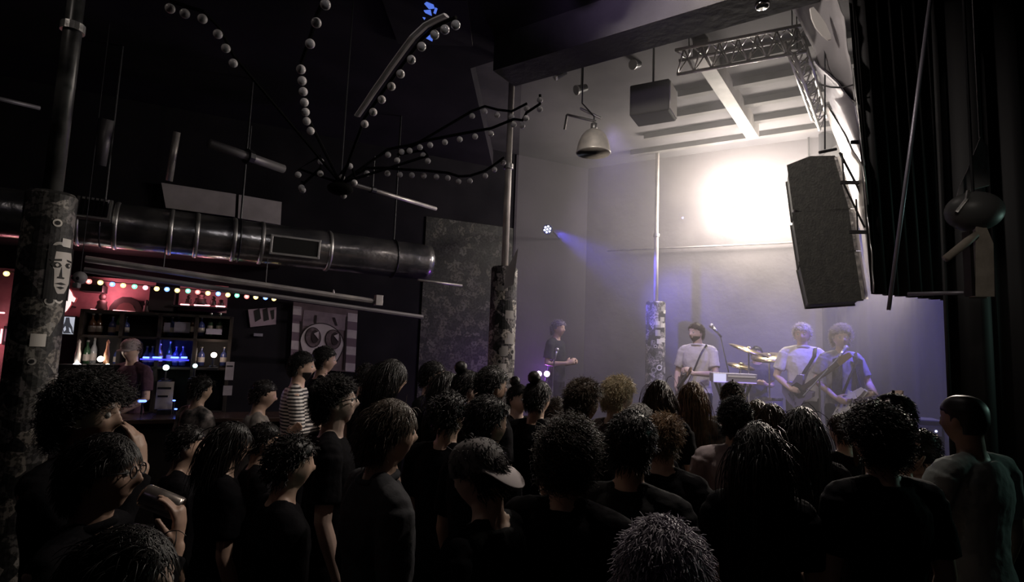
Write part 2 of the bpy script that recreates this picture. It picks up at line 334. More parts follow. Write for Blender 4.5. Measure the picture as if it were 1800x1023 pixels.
# ------------------------------------------------------------------ ventilation duct above the bar
A = at(-90, 362, 5.15); B = at(752, 462, 7.55); ax = (B-A); Ld = ax.length; axn = ax.normalized()
t = thing('ventilation_duct', 'big round silver ventilation duct hanging above the bar', 'duct', A)
R = .235
def dp(s_): return axn*s_
m = M(); pts = []; rad = []
for k in range(61):
    s_ = Ld*k/60; pts.append(dp(s_)); rad.append(R*(1+.006*math.sin(k*1.7)))
m.tube(pts, rad, 40, True).build('duct_tube', DUCT, t, smooth=True)
def s_at(px):
    best = min(range(2001), key=lambda k: abs(pxof(A+dp(Ld*k/2000))[0]-px)); return Ld*best/2000
def pxof(P):
    d = Vector(P)-Vector((0, 0, CZ)); z = d.dot(fwd); return 900+d.dot(CR)/z*FPX, 511.5-d.dot(CU)/z*FPX
for px in (300, 345, 410, 458, 575, 205, 140):
    s_ = s_at(px); m = M().tube([dp(s_-.022), dp(s_-.012), dp(s_+.012), dp(s_+.022)], [R+.004, R+.014, R+.014, R+.004], 40); m.build('duct_seam', STEEL, t, smooth=True)
# side opening: rim and a black block as the shade inside it, and slotted grille
side = axn.cross(Vector((0, 0, 1))).normalized(); dn = Vector((0, 0, -1))
def duct_grille(px0, px1, tilt, hh, name, slots):
    s0, s1 = s_at(px0), s_at(px1); c_ = dp((s0+s1)/2); L_ = s1-s0
    nrm = (side*math.cos(tilt)-Vector((0, 0, 1))*math.sin(tilt)).normalized(); up = axn.cross(nrm); up = up if up.z > 0 else -up
    rot = Matrix((axn, nrm, up)).transposed()
    g = M(); c0 = c_+nrm*(R+.0)
    for sg in (-1, 1):
        g.box(c0+up*(sg*hh/2), (L_+.03, .06, .025), rot=rot); g.box(c0+axn*(sg*L_/2), (.025, .06, hh), rot=rot)
    f = g.build(name, STEEL, t, bevel=.004)
    M().box(c0-nrm*.0, (L_, .045, hh), rot=rot).build('opening_shade_block', mat('duct_inside_shade', (.004, .004, .004), .9), f)
    if slots:
        g = M()
        for k in range(slots): g.box(c0+nrm*.03+axn*(L_*((k+.5)/slots-.5)), (.012, .03, hh), rot=rot)
        g.build('grille_slats', CHROME, f)
duct_grille(472, 553, .15, .20, 'duct_outlet', 0)
duct_grille(140, 195, -.45, .22, 'duct_grille', 7)
for px in (420, 180, 690):
    s_ = s_at(px); q = dp(s_); m = M().tube([q+Vector((0, 0, R)), q+Vector((0, 0, CM-(A+q).z))], .012, 8)
    m.tube([q+side*(R+.01)*math.cos(a_)+Vector((0, 0, 1))*(R+.01)*math.sin(a_) for a_ in np.linspace(0, 2*math.pi, 25)], .008, 6)
    m.build('hanger_strap', DARKM, t)

def pipe_thing(name, label, cat, P, Q, r, mt, group=None, clamps=(), n=12):
    P = Vector(P); Q = Vector(Q); t = thing(name, label, cat, P, 0, group); d = Q-P
    M().tube([(0, 0, 0), d], r, n).build('pipe_tube', mt, t, smooth=True)
    for f in clamps:
        q = d*f; M().tube([q-d.normalized()*.03, q+d.normalized()*.03], r*1.7, 10).build('clamp', DARKM, t)
        M().tube([q, q+Vector((0, 0, max(.15, min(CM-(P+q).z, .35))))], .008, 6).build('hanger', DARKM, t)
    return t
PIPEM = mat('pale_conduit', (.62, .58, .56), .4, .5, noise=6, alt=(.45, .42, .42))
t = thing('lighting_bar', 'long pale rail with a boxy clamp, hanging under the silver duct', 'rail', at(150, 455, 5.6))
P0 = t.location.copy(); P1 = at(672, 532, 7.1); d = P1-P0; rzb = math.atan2(d.y, d.x)
M().tube([(0, 0, 0), d], .034, 8).build('upper_rail', PIPEM, t); M().tube([(0, 0, -.11), d*1.18+Vector((0, 0, -.11))], .028, 8).build('lower_rail', mat('rail_grey', (.30, .28, .30), .5, .4), t)
M().box(d*.985+Vector((0, -.02, .02)), (.09, .09, .13), rz=rzb).build('rail_clamp', PIPEM, t, bevel=.006)
M().tube([d*.80, d*.80+Vector((0, 0, .07))], [.03, .006], 8).build('hook', PIPEM, t)
for f in (.22, .55): M().tube([d*f, Vector((d*f).to_tuple())+Vector((0, 0, .42))], .007, 6).build('hanger', DARKM, t)
pipe_thing('ceiling_conduit', 'short bright conduit sloping down from the bulb star towards the stage', 'pipe', at(622, 324, 5.4), at(766, 367, 6.4), .022, PIPEM, clamps=(.2,))
pipe_thing('ceiling_conduit', 'dim grey pipe end above the white boards', 'pipe', at(368, 252, 5.6), at(498, 297, 6.4), .05, mat('grey_pipe', (.22, .21, .22), .5, .5), clamps=(.5,))
pipe_thing('ceiling_conduit', 'thin faint pipe running into the dark beyond the thick dark column', 'pipe', at(-60, 160, 4.2), at(70, 190, 4.6), .018, mat('grey_pipe2', (.25, .24, .26), .5, .5))
pipe_thing('ceiling_conduit', 'thin pipe leading from the duct end to the stickered corner column', 'pipe', at(735, 492, 7.2), at(812, 502, 7.6), .016, PIPEM)
pipe_thing('drop_pipe', 'short upright grey pipe left of the white boards', 'pipe', at(297, 318, 6.0), at(311, 232, 5.9), .035, PIPEM)
pipe_thing('drop_pipe', 'faint wide upright tube above the duct grille', 'pipe', at(176, 290, 5.4), at(190, 210, 5.3), .05, mat('grey_pipe', (.22, .21, .22), .5, .5))
# white boards on the wall above the duct
for pl, lb in (([(284, 322), (415, 342), (413, 382), (292, 366)], 'long white board on the wall above the silver duct'), ([(420, 343), (495, 356), (493, 396), (418, 384)], 'short white board above the duct, next to the dark end')):
    P = [bw(x, y, .04) for x, y in pl]; c_ = sum(P, Vector())/4
    o = M().prism([p-c_ for p in P], BV*.03).build('wall_board', mat('white_board', (.55, .50, .52), .7, noise=4, alt=(.45, .41, .43)), loc=c_); tag(o, lb, 'board', 'white boards above the duct')

# ------------------------------------------------------------------ marquee star of unlit globe bulbs
HUB = at(598, 332, 4.3)
t = thing('marquee_star', 'dark star-shaped hanging fixture with rows of unlit white globe bulbs', 'light fixture', HUB)
GLB = mat('globe_glass', (.62, .59, .60), .12, spec=.8); ARM = mat('marquee_arm', (.004, .004, .004), .9, spec=.05); ARMW = mat('marquee_arm_pale', (.85, .8, .82), .5)
M().sph((0, 0, 0), (.10, .10, .05)).build('hub', ARM, t, smooth=True); M().tube([(0, 0, .03), (0, 0, CM-HUB.z)], .006, 6).build('suspension_wire', DARKM, t)
arms = [
 ([(572, 8, 2.7), (556, 40, 2.8), (545, 77, 2.95), (529, 122, 3.1), (531, 142, 3.2), (533, 161, 3.3), (535, 180, 3.4), (537, 197, 3.5), (539, 213, 3.6), (546, 230, 3.7)], 0, 'blade'),
 ([(801, 44, 3.0), (782, 52, 3.05), (764, 61, 3.1), (741, 82, 3.15), (723, 105, 3.25), (704, 130, 3.35), (688, 152, 3.45), (671, 175, 3.55), (656, 197, 3.65), (641, 218, 3.75)], 1, 'blade'),
 ([(949, 176, 4.3), (949, 192, 4.3), (925, 208, 4.3), (918, 221, 4.35), (903, 219, 4.35), (863, 235, 4.4), (835, 240, 4.4), (808, 245, 4.4), (782, 250, 4.4), (756, 255, 4.4), (738, 259, 4.4), (720, 265, 4.4), (706, 267, 4.4), (682, 272, 4.4)], 0, ''),
 ([(885, 286, 4.9), (869, 298, 4.85), (853, 309, 4.8), (826, 318, 4.75), (806, 319, 4.7), (787, 313, 4.7), (767, 311, 4.65), (745, 309, 4.6), (724, 308, 4.55), (703, 307, 4.5), (681, 305, 4.45), (645, 305, 4.4)], 0, ''),
 ([(926, 191, 4.5), (899, 205, 4.5), (874, 202, 4.5), (852, 196, 4.5), (830, 204, 4.5), (698, 282, 4.4), (744, 273, 4.45), (752, 283, 4.45)], 0, ''),
 ([(299, 15, 3.0), (325, 24, 3.0), (356, 33, 3.05), (383, 60, 3.15), (397, 85, 3.25), (410, 111, 3.35)], 0, ''),
 ([(623, 321, 4.3), (615, 292, 4.25), (601, 312, 4.28), (588, 331, 4.3), (604, 344, 4.32)], 0, ''),
 ([(530, 330, 4.2), (532, 334, 4.25), (563, 305, 4.2), (564, 284, 4.2), (524, 307, 4.2)], 0, ''),
]
for bl, pale, kd in arms:
    P = [loc_of(t, at(*b_)) for b_ in bl]
    up = Vector((0, 0, .05))
    order = P + ([] if P[-1].length < .35 else [P[-1]*.35]) + [Vector((0, 0, 0))]
    m = M(); m.tube([p+up*.9 for p in order], .011, 6)
    if pale: m.tube([p+up*.9+Vector((-.055, 0, .01)) for p in P], .024, 6, mi=1, flat=.35)
    ao = m.build('arm', [ARM, ARMW], t)
    for p in P:
        rr_ = .0265 if bl[0][2] < 4 else .024
        M().sph(p, rr_, 18, 12).build('globe_bulb', GLB, ao, smooth=True)

# ------------------------------------------------------------------ pendant high-bay lamp, hanging box, truss, small fixtures over the stage
pc = at(1043, 270, 5.6)
t = thing('dome_pendant_lamp', 'big pale metal dome pendant lamp hanging above the stage', 'lamp', (pc.x, pc.y, pc.z))
k = 5.6/1000
prof = [(31, 0), (31.5, 1.5), (30.5, 4), (29.5, 12), (27, 22), (22, 33), (15, 41), (8, 45), (6, 46)]
m = M().lathe([(r*k, z*k) for r, z in prof] + [(5*k, 45*k)] + [(r*k*.95, z*k) for r, z in prof[::-1]][2:], 40); m.build('lamp_shade', mat('lamp_shade_enamel', (.78, .72, .66), .35, .3, noise=9, alt=(.6, .56, .52)), t, smooth=True)
M().lathe([(5*k, 45*k), (6*k, 48*k), (6*k, 56*k), (3*k, 58*k)], 16).build('lamp_neck', STEEL, t, smooth=True)
M().sph((0, 0, 14*k), .05).build('bulb', GLB, t, smooth=True)
M().tube([(0, 0, 57*k), (0, 0, 70*k), (-.12, .05, .55), (-.12, .05, CEIL-pc.z)], .008, 6).build('cable', DARKM, t)
M().tube([(-.28, 0, .40), (.02, 0, .34)], .014, 8).tube([(-.14, .06, .50), (.08, .06, .40)], .014, 8).tube([(-.28, 0, .40), (-.30, 0, .24)], .012, 8).build('bracket', STEEL, t)
bc = at(1148, 182, 5.9)
t = thing('hanging_loudspeaker', 'dark boxy loudspeaker hanging from the stage ceiling beside the dome lamp', 'loudspeaker', (bc.x, bc.y, bc.z-.2), -.5)
M().box((0, 0, .2), (.42, .34, .34)).build('cabinet', mat('speaker_black', (.05, .048, .045), .7), t, bevel=.015)
M().box((.215, 0, .2), (.012, .30, .3)).build('bright_side_plate', mat('plate_grey', (.4, .38, .36), .4, .3), t)
M().tube([(0, 0, .37), (0, 0, CEIL-bc.z+.2)], .012, 6).tube([(-.1, 0, .4), (0.16, .02, .4)], .01, 6).build('hanger', DARKM, t)
for i, (x, y, Y, lb) in enumerate(((985, 128, 6.0, 'tiny dim can light behind the header, nearest the stickered corner column'), (1022, 155, 6.2, 'tiny dim can light hanging left above the dome lamp'), (1118, 112, 6.2, 'small dim can light between header and hanging loudspeaker'))):
    q = at(x, y, Y); t = thing('can_light', lb, 'stage light', (q.x, q.y, q.z), .4*i, 'dim can lights behind the header')
    M().tube([(-.05, 0, -.03), (.06, 0, .02)], [.05, .04], 14).build('lamp_housing', DARKM, t, smooth=False); M().tube([(-.05, 0, -.03), (-.07, 0, -.04)], [.055, .055], 14).build('front_ring', STEEL, t)
    M().tube([(0, 0, .03), (0, 0, CEIL-q.z)], .01, 6).build('hanger', DARKM, t)
def truss(name, label, P, Q, h, mt, n=8):
    P = Vector(P); Q = Vector(Q); t = thing(name, label, 'truss', P); d = Q-P; dn_ = d.normalized(); sd = dn_.cross(Vector((0, 0, 1))).normalized()
    ch = [Vector((0, 0, 0)), sd*h*.55+Vector((0, 0, h)), sd*-h*.55+Vector((0, 0, h))]
    for c_ in ch: M().tube([c_, c_+d], .017, 8).build('chord', mt, t, smooth=True)
    m = M()
    for i in range(n):
        for a_, b_ in ((0, 1), (0, 2), (1, 2)):
            p1 = ch[a_]+d*(i/n); p2 = ch[b_]+d*((i+.5)/n); p3 = ch[a_]+d*((i+1)/n); m.tube([p1, p2], .008, 6); m.tube([p2, p3], .008, 6)
    m.build('lacing', mt, t, smooth=True)
    for f in (.1, .9): M().tube([d*f+Vector((0, 0, h)), d*f+Vector((0, 0, CEIL-P.z))], .006, 6).build('suspension_wire', DARKM, t)
    return t
TR = mat('truss_aluminium', (.75, .72, .70), .3, .9)
truss('lighting_truss', 'silver lattice lighting truss crossing under the stage ceiling', at(1190, 131, 5.45), at(1418, 90, 4.95), .20, TR, 7)
truss('lighting_truss', 'thin bright truss running back from the lattice truss towards the floodlights', at(1396, 96, 4.9), at(1441, 228, 6.4), .14, TR, 8)
q = at(1340, 12, 4.1); o = M().lathe([(.05, 0), (.055, .01), (.05, .03), (.045, .0)], 20).build('ceiling_spot', CHROME, loc=(q.x, q.y, 4.62), smooth=True)
o.location = atz(1340, 12, 4.615); tag(o, 'small round chrome spot ring under the header beam', 'ceiling light')

for i, (F_, tg, lb) in enumerate(((TS1, (-1.5, 2.6, 1.2), 'black can spotlight on the room ceiling aimed at the left crowd'), (TS2, (.1, 2.1, 1.4), 'black can spotlight on the room ceiling aimed at the crowd\'s middle'), (HSP, (1.7, 5.2, 4.0), 'added out-of-view can spotlight on the room ceiling aimed at the speaker stack'), (RIM, (.3, 3.4, 1.55), 'added can spotlight hidden behind the black drape, facing the crowd'))):  # last two house the added speaker fill and the hidden rim spot
    bk = (F_-Vector(tg)).normalized(); t = thing('can_spotlight', lb, 'stage light', F_, 0, 'black can spotlights')
    M().tube([bk*.08, bk*.14, bk*.30], [.085, .085, .06], 16).build('lamp_housing', BLACK, t); M().tube([bk*.2, Vector((0, 0, .18))+bk*.2, Vector((bk.x*.2, bk.y*.2, (CEIL if F_ is RIM else CM)-F_.z))], .012, 6).build('hanger', DARKM, t)
# floodlights (the lens is the light)
for i, (F, lb) in enumerate(((FL1, 'glaring white floodlight in the clear, left one of the two'), (FL2, 'glaring white floodlight partly hidden behind the hanging speaker stack'))):
    back = Vector((.45, .9, .1)).normalized()
    t = thing('floodlight', lb, 'stage light', F)
    rot = Vector((0, 0, 1)).rotation_difference(back).to_matrix()
    def Lz(p): return rot@Vector(p)
    m = M().lathe([(.14, .24), (.14, .27), (.08, .31), (.02, .32)], 24); m.V = [v@np.array(rot).T for v in m.V]
    m.build('lamp_housing', DARKM, t, smooth=False)
    M().tube([Lz((0, 0, .31)), Lz((0, 0, .31))+Vector((.06, .12, 0))], .02, 8).build('wall_arm', DARKM, t)
o = M().box((0, 0, 0), (.03, 1.5, 1.75), rz=-.12).tube([(0, .6, .8), (0, .6, 1.35)], .015, 6).build('black_flag', BLACK, loc=(FL2.x+.42, FL2.y-.35, 4.02)); tag(o, 'black panel added out of sight behind the speakers to keep floodlight off the right', 'panel')  # flag added out of view to shade the stage right of the floodlights
# blue LED par on the wall
t = thing('led_par_light', 'small blue LED par lamp with bright dots on the dark stage wall', 'stage light', BLUEP)
dv = Vector((-.25, -.95, -.15)).normalized(); rot = Vector((0, 0, 1)).rotation_difference(dv).to_matrix()
def rl(mm): mm.V = [v@np.array(rot).T for v in mm.V]; return mm
rl(M().lathe([(.05, -.16), (.075, -.14), (.08, -.02), (.07, -.02)], 24)).build('lamp_housing', BLACK, t, smooth=False)
rl(M().lathe([(.072, -.025), (.072, -.02)], 24)).build('lens_plate', mat('par_lens', (.02, .02, .12), .3, emis=.3, ecol=(.1, .1, 1)), t)
for k in range(7):
    a_ = k*math.pi/3; q = (0, 0) if k == 6 else (.045*math.cos(a_), .045*math.sin(a_))
    rl(M().sph((q[0], q[1], -.012), .014, 10, 6)).build('led', mat('par_led', (.9, .92, 1), .3, emis=12, ecol=(.75, .8, 1)), t, smooth=True)
hitw = bw(985, 400, .03)
M().tube([(0, 0, .06), (0, .15, .1), Vector((hitw.x, hitw.y, BLUEP.z+.1))-BLUEP], .015, 8).build('bracket', DARKM, t)
# faint horizontal wall pipe behind the stage
pipe_thing('wall_pipe', 'thin pale pipe running level across the stage wall', 'pipe', sw(1068, 441, .06), sw(1420, 425, .06), .014, PIPEM)
q = sw(1200, 383, .08); tag(M().sph((0, 0, 0), .016, 10, 6).build('indicator_light', mat('violet_led', (.4, .2, 1), .3, emis=4, ecol=(.3, .2, 1)), loc=q, smooth=True), 'tiny violet indicator light on the wall left of the floodlights', 'light')

# ------------------------------------------------------------------ hanging speaker stack
t = thing('line_array_speakers', 'three grey loudspeaker boxes hung in a curved stack before the floodlight', 'loudspeaker', at(1460, 400, 4.3))
SPK = mat('speaker_grey', (.10, .098, .09), .75, noise=20, alt=(.075, .073, .07), bump=(60, .3)); GR = mat('speaker_grille', (.35, .33, .33), .35, .7, noise=14, alt=(.75, .7, .66), bump=(40, .4))
def sp(px, py, Y=4.3): return loc_of(t, at(px, py, Y))
boxes = [([(1386, 292), (1424, 277), (1466, 276), (1484, 330), (1492, 366), (1414, 370), (1396, 366)], [(1492, 366), (1466, 276), (1471, 276), (1498, 366)]),
         ([(1395, 376), (1492, 368), (1500, 430), (1502, 440), (1408, 457)], [(1492, 368), (1502, 440), (1508, 440), (1498, 368)]),
         ([(1407, 462), (1502, 442), (1512, 505), (1515, 526), (1423, 532)], [(1502, 442), (1515, 526), (1521, 526), (1508, 442)])]
for sd_, fr in boxes:
    P = [sp(*p) for p in sd_]; bo = M().prism(P, Vector((.19, .42, 0))).build('speaker_box', SPK, t, bevel=.012)
    Q = [sp(fr[0][0], fr[0][1]), sp(fr[1][0], fr[1][1]), sp(fr[2][0], fr[2][1], 4.6), sp(fr[3][0], fr[3][1], 4.6)]
    M().prism(Q, Vector((.02, -.01, 0))).build('grille', GR, bo)
for (x, y) in ((1494, 321), (1510, 408), (1512, 250)):
    M().box(sp(x, y, 4.15), (.13, .02, .025), rz=-.1).build('rigging_bar', BLACK, t)
M().tube([sp(1480, 270, 4.2), sp(1484, 325, 4.15), sp(1520, 400, 4.2)], .008, 6).tube([sp(1476, 268, 4.2), sp(1524, 360, 4.2)], .010, 6).tube([sp(1505, 350, 4.2), sp(1508, 410, 4.2)], .007, 6).build('rigging_strap', BLACK, t)
M().tube([sp(1440, 268), sp(1470, 262)], .012, 8).tube([sp(1450, 262), sp(1450, -60)], .007, 6).build('hanging_wire', DARKM, t)
# silver sheeting: crumpled foil draped down the edge of the opening
def sheet(name, label, poly_l, poly_r, Yl, Yr, mt, cr=.05, cat='sheet', n=40):
    """grid between a left and a right pixel polyline, crumpled, with thickness"""
    def lerp(pl, f):
        L_ = [0]
        for i in range(1, len(pl)): L_.append(L_[-1]+math.dist(pl[i], pl[i-1]))
        s_ = f*L_[-1]
        for i in range(1, len(pl)):
            if s_ <= L_[i]+1e-9:
                u = (s_-L_[i-1])/(L_[i]-L_[i-1]); return [pl[i-1][j]*(1-u)+pl[i][j]*u for j in (0, 1)]
        return list(pl[-1])
    from mathutils import noise as NZ
    nu = 12; o0 = at(poly_l[0][0], poly_l[0][1], Yl); V = []; F = []
    for j in range(n+1):
        a_ = lerp(poly_l, j/n); b_ = lerp(poly_r, j/n)
        for i in range(nu+1):
            f = i/nu; Yv = Yl*(1-f)+Yr*f; p = at(a_[0]*(1-f)+b_[0]*f, a_[1]*(1-f)+b_[1]*f, Yv)
            d_ = NZ.noise(p*5)*cr + NZ.noise(p*14)*cr*.4; p = p+Vector((d_*.5, d_, 0)); V.append(tuple(p-o0))
    for j in range(n):
        for i in range(nu):
            k_ = j*(nu+1)+i; F.append((k_, k_+1, k_+nu+2, k_+nu+1))
    o = M().add(V, F).build(name, mt, loc=o0, smooth=True); so_ = o.modifiers.new('t', 'SOLIDIFY'); so_.thickness = .006
    return tag(o, label, cat)
FOIL = mat('silver_foil', (.62, .58, .56), .28, .8, bump=(7, .8)); CLOTHG = mat('grey_banner_cloth', (.30, .28, .29), .7, bump=(5, .6))
sheet('valance_sheet', 'wide grey sheet at the ceiling with a long pale oval mark', [(1385, 0), (1420, 60), (1445, 125), (1480, 165), (1503, 178)], [(1470, -5), (1485, 30), (1492, 90), (1500, 140), (1504, 176)], 4.55, 3.75, CLOTHG)
sheet('hanging_foil', 'narrow violet-grey foil strip under the grey ceiling sheet', [(1430, 108), (1452, 165), (1472, 205), (1490, 240), (1518, 290)], [(1432, 106), (1470, 140), (1504, 182), (1512, 230), (1521, 292)], 5.3, 3.78, mat('violet_foil', (.25, .23, .28), .4, .6, bump=(6, .5)))
sheet('hanging_foil', 'bright crumpled silver foil strip hanging beside the speaker stack', [(1452, 188), (1462, 225), (1478, 262), (1490, 320), (1512, 400), (1532, 515)], [(1456, 188), (1488, 235), (1518, 290), (1527, 380), (1534, 450), (1536, 515)], 5.0, 3.74, FOIL, .07)
ov = at(1441, 42, 3.9); 
P = [(1424, 14), (1430, 12), (1440, 24), (1452, 42), (1460, 60), (1461, 69), (1456, 70), (1446, 62), (1434, 48), (1427, 32)]
o = M().prism([at(x, y, 3.9)-ov for x, y in P], Vector((0, .012, 0))).build('oval_badge', mat('pale_badge', (.55, .52, .50), .5), loc=ov); tag(o, 'long pale oval patch on the grey ceiling sheet', 'patch')
o = M().tube([at(1444, 149, 3.9)-ov, at(1460, 153, 3.85)-ov, at(1480, 154, 3.8)-ov, at(1500, 149, 3.75)-ov], .006, 6).build('loose_cable', BLACK, loc=ov); tag(o, 'black cable looping across the grey ceiling sheet', 'cable')
V = []; pL = sw(1446, 600, .18); nn = 90; o0 = pL.copy(); o0.z = SH  # sheet added where the wall only lies in shade
for j in (0, 1):
    for i in range(nn):
        p = SU*(i*.036)+SV*(.045*math.sin(i*.9)); V.append((p.x, p.y, CEIL-SH-.02 if j else .01))
o = M().add(V, [(i, i+1, nn+i+1, nn+i) for i in range(nn-1)]).build('backdrop_shade_sheet', mat('navy_shade', (.018, .016, .03), .9), loc=o0, smooth=True); o.modifiers.new('t', 'SOLIDIFY').thickness = .01
tag(o, 'dark navy sheet added for the shaded wall behind the frizzy-haired singer', 'curtain')
# black drape right of it
V = []; o0 = at(1536, 520, 3.80); n = 60
for j in (0, 1):
    L_ = at(1537, 522, 3.80) if not j else at(1492, 8, 3.80); L_.z = 2.42 if not j else CM-.02
    for i in range(n):
        f = i/(n-1); V.append((L_.x+f*(3.55-L_.x)-o0.x, L_.y+f*.35+.035*math.sin(i*1.15)*min(1, i/4)-o0.y, L_.z-o0.z))
o = M().add(V, [(i, i+1, n+i+1, n+i) for i in range(n-1)]).build('black_drape', BLACK, loc=o0, smooth=True); o.modifiers.new('t', 'SOLIDIFY').thickness = .02
tag(o, 'tall black drape hanging from the ceiling right of the speaker stack', 'curtain')
# black side curtain down to the floor at the right edge of the stage
V = []; o0 = at(1700, 900, 3.8); o0.z = 0
for j in (0, 1):
    for i in range(80):
        f = i/79; p = Vector((2.62+f*3.6, 3.9-.25*f+.05*math.sin(i*1.0), 0)); V.append((p.x-o0.x+.38, p.y-o0.y, CEIL-.02 if j else .01))
o = M().add(V, [(i, i+1, 80+i+1, 80+i) for i in range(79)]).build('black_side_curtain', BLACK, loc=o0, smooth=True); o.modifiers.new('t', 'SOLIDIFY').thickness = .02
tag(o, 'floor-length black curtain closing the room right of the stage', 'curtain')
pipe_thing('leaning_pole', 'long thin grey pole slanting down in front of the black drape', 'pole', at(1562, 545, 3.62), at(1636, -5, 3.35), .012, mat('pole_grey', (.4, .38, .45), .4, .5))
pipe_thing('wire_line', 'thin bright wire along the edge of the black drape', 'wire', at(1500, 120, 3.7), at(1526, 360, 3.75), .004, STEEL)
# board, pod and cloth at the right
t = thing('timber_post', 'pale wooden board standing out beside the dark pod, far right', 'board', at(1729, 520, 2.9))
P = [at(1716, 400, 2.9), at(1730, 392, 2.9), at(1745, 428, 2.9), at(1747, 520, 2.9), at(1716, 520, 2.9)]
M().prism([p-t.location for p in P], Vector((.03, .08, 0))).build('board_face', mat('pale_wood', (.50, .44, .38), .6, noise=12, alt=(.38, .33, .28)), t, bevel=.004)
M().box(Vector((-.045, .03, .17)), (.018, .05, .34)).build('edge_strip', WOODD, t)
M().tube([at(1662, 455, 2.9)-t.location, at(1700, 425, 2.9)-t.location, at(1716, 412, 2.9)-t.location], [.02, .022, .016], 8).build('brace', mat('pale_wood', (.5, .44, .38)), t, smooth=True)
t = thing('dark_pod', 'dark rounded pod with a lit rim above the pale wooden board', 'lamp', at(1712, 372, 2.95))
M().sph((0, 0, 0), (.135, .12, .105), 26, 16).build('pod_shell', mat('pod_shell', (.10, .10, .10), .45), t, smooth=True); M().tube([(-.05, -.03, .10), (-.1, -.08, .04), (-.13, -.05, -.02)], .01, 6).build('rim', STEEL, t); M().tube([(0, 0, .1), (0, 0, CEIL-t.location.z)], .008, 6).build('hanger', DARKM, t)
P = [at(1724, 240, 3.2), at(1737, 258, 3.2), at(1740, 325, 3.2), at(1712, 332, 3.2), at(1680, 352, 3.2), at(1688, 325, 3.2), at(1700, 300, 3.2)]
o = M().prism([p-P[0] for p in P], Vector((.01, .02, 0))).tube([(0, .01, -.01), (0, .01, CM-P[0].z)], .003, 5).build('pennant_cloth', mat('pennant', (.30, .29, .30), .8, bump=(12, .5)), loc=P[0]); tag(o, 'ragged grey triangular cloth hanging above the dark pod', 'cloth')
pipe_thing('shelf_rail', 'thin dim rail running left from the pale wooden board', 'rail', at(1596, 517, 3.2), at(1722, 514, 2.93), .011, mat('pole_grey', (.4, .38, .45), .4, .5))

# ------------------------------------------------------------------ people: builder
def sstep(x, a, b): t = np.clip((x-a)/(b-a), 0, 1); return t*t*(3-2*t)
def headsurf(D, k=1.0, feat=True):
    """D: unit directions (n,3) -> points on a head centred at 0, facing +Y"""
    q_ = np.where(D[:, 2] > 0, (np.abs(D)**2.5).sum(1)**(-1/2.5), 1.0); D0 = D; D = D*(1+(q_-1)*np.clip(D0[:, 2]*2, 0, 1))[:, None]
    x, y, z = D[:, 0]*.077, D[:, 1]*.096, D[:, 2]*.112
    t = np.clip(-D[:, 2], 0, 1); fr = sstep(D[:, 1], -.1, .5)
    x = x*(1-.34*t**1.6); y = np.where(y < 0, y*(1-.38*t**1.1), y*(1-.06*t)); y = np.where(y > 0, y*.96, y)
    if feat:
        g = lambda cx, sx, cz, sz, X=x: np.exp(-((X-cx)/sx)**2-((z-cz)/sz)**2)*fr
        y = y + .022*g(0, .012, -.024, .017) + .012*g(0, .008, 0, .022)
        ax = np.abs(x)
        y = y - .011*np.exp(-((ax-.031)/.016)**2-((z-.008)/.012)**2)*fr + .005*np.exp(-((ax-.028)/.022)**2-((z-.034)/.008)**2)*fr
        y = y + .007*g(0, .022, -.058, .0065) - .005*g(0, .020, -.0575, .0022) + .009*g(0, .022, -.098, .016) + .003*np.exp(-((ax-.045)/.016)**2-((z+.025)/.02)**2)*fr
    return np.stack([x, y, z], 1)*k
def uvs(nu, nv):
    V = []; F = []
    for j in range(nv+1):
        t = math.pi*j/nv
        for i in range(nu): a = 2*math.pi*i/nu; V.append((math.sin(t)*math.cos(a), math.sin(t)*math.sin(a), math.cos(t)))
    for j in range(nv):
        for i in range(nu): F.append((j*nu+i, (j+1)*nu+i, (j+1)*nu+(i+1) % nu, j*nu+(i+1) % nu))
    return np.array(V), F
HD, HF = uvs(64, 48); CD, CF = uvs(48, 32)
def hairmask(D, low=-.42):
    """1 where hair grows"""
    x, y, z = D[:, 0], D[:, 1], D[:, 2]
    face = (y > .18) & (z < .50-.25*np.abs(x)); ear = (np.abs(x) > .8) & (z < -.02) & (y > -.25)
    return ~(face | ear | (z < np.where(y < -.3, low-.12, -.12)))
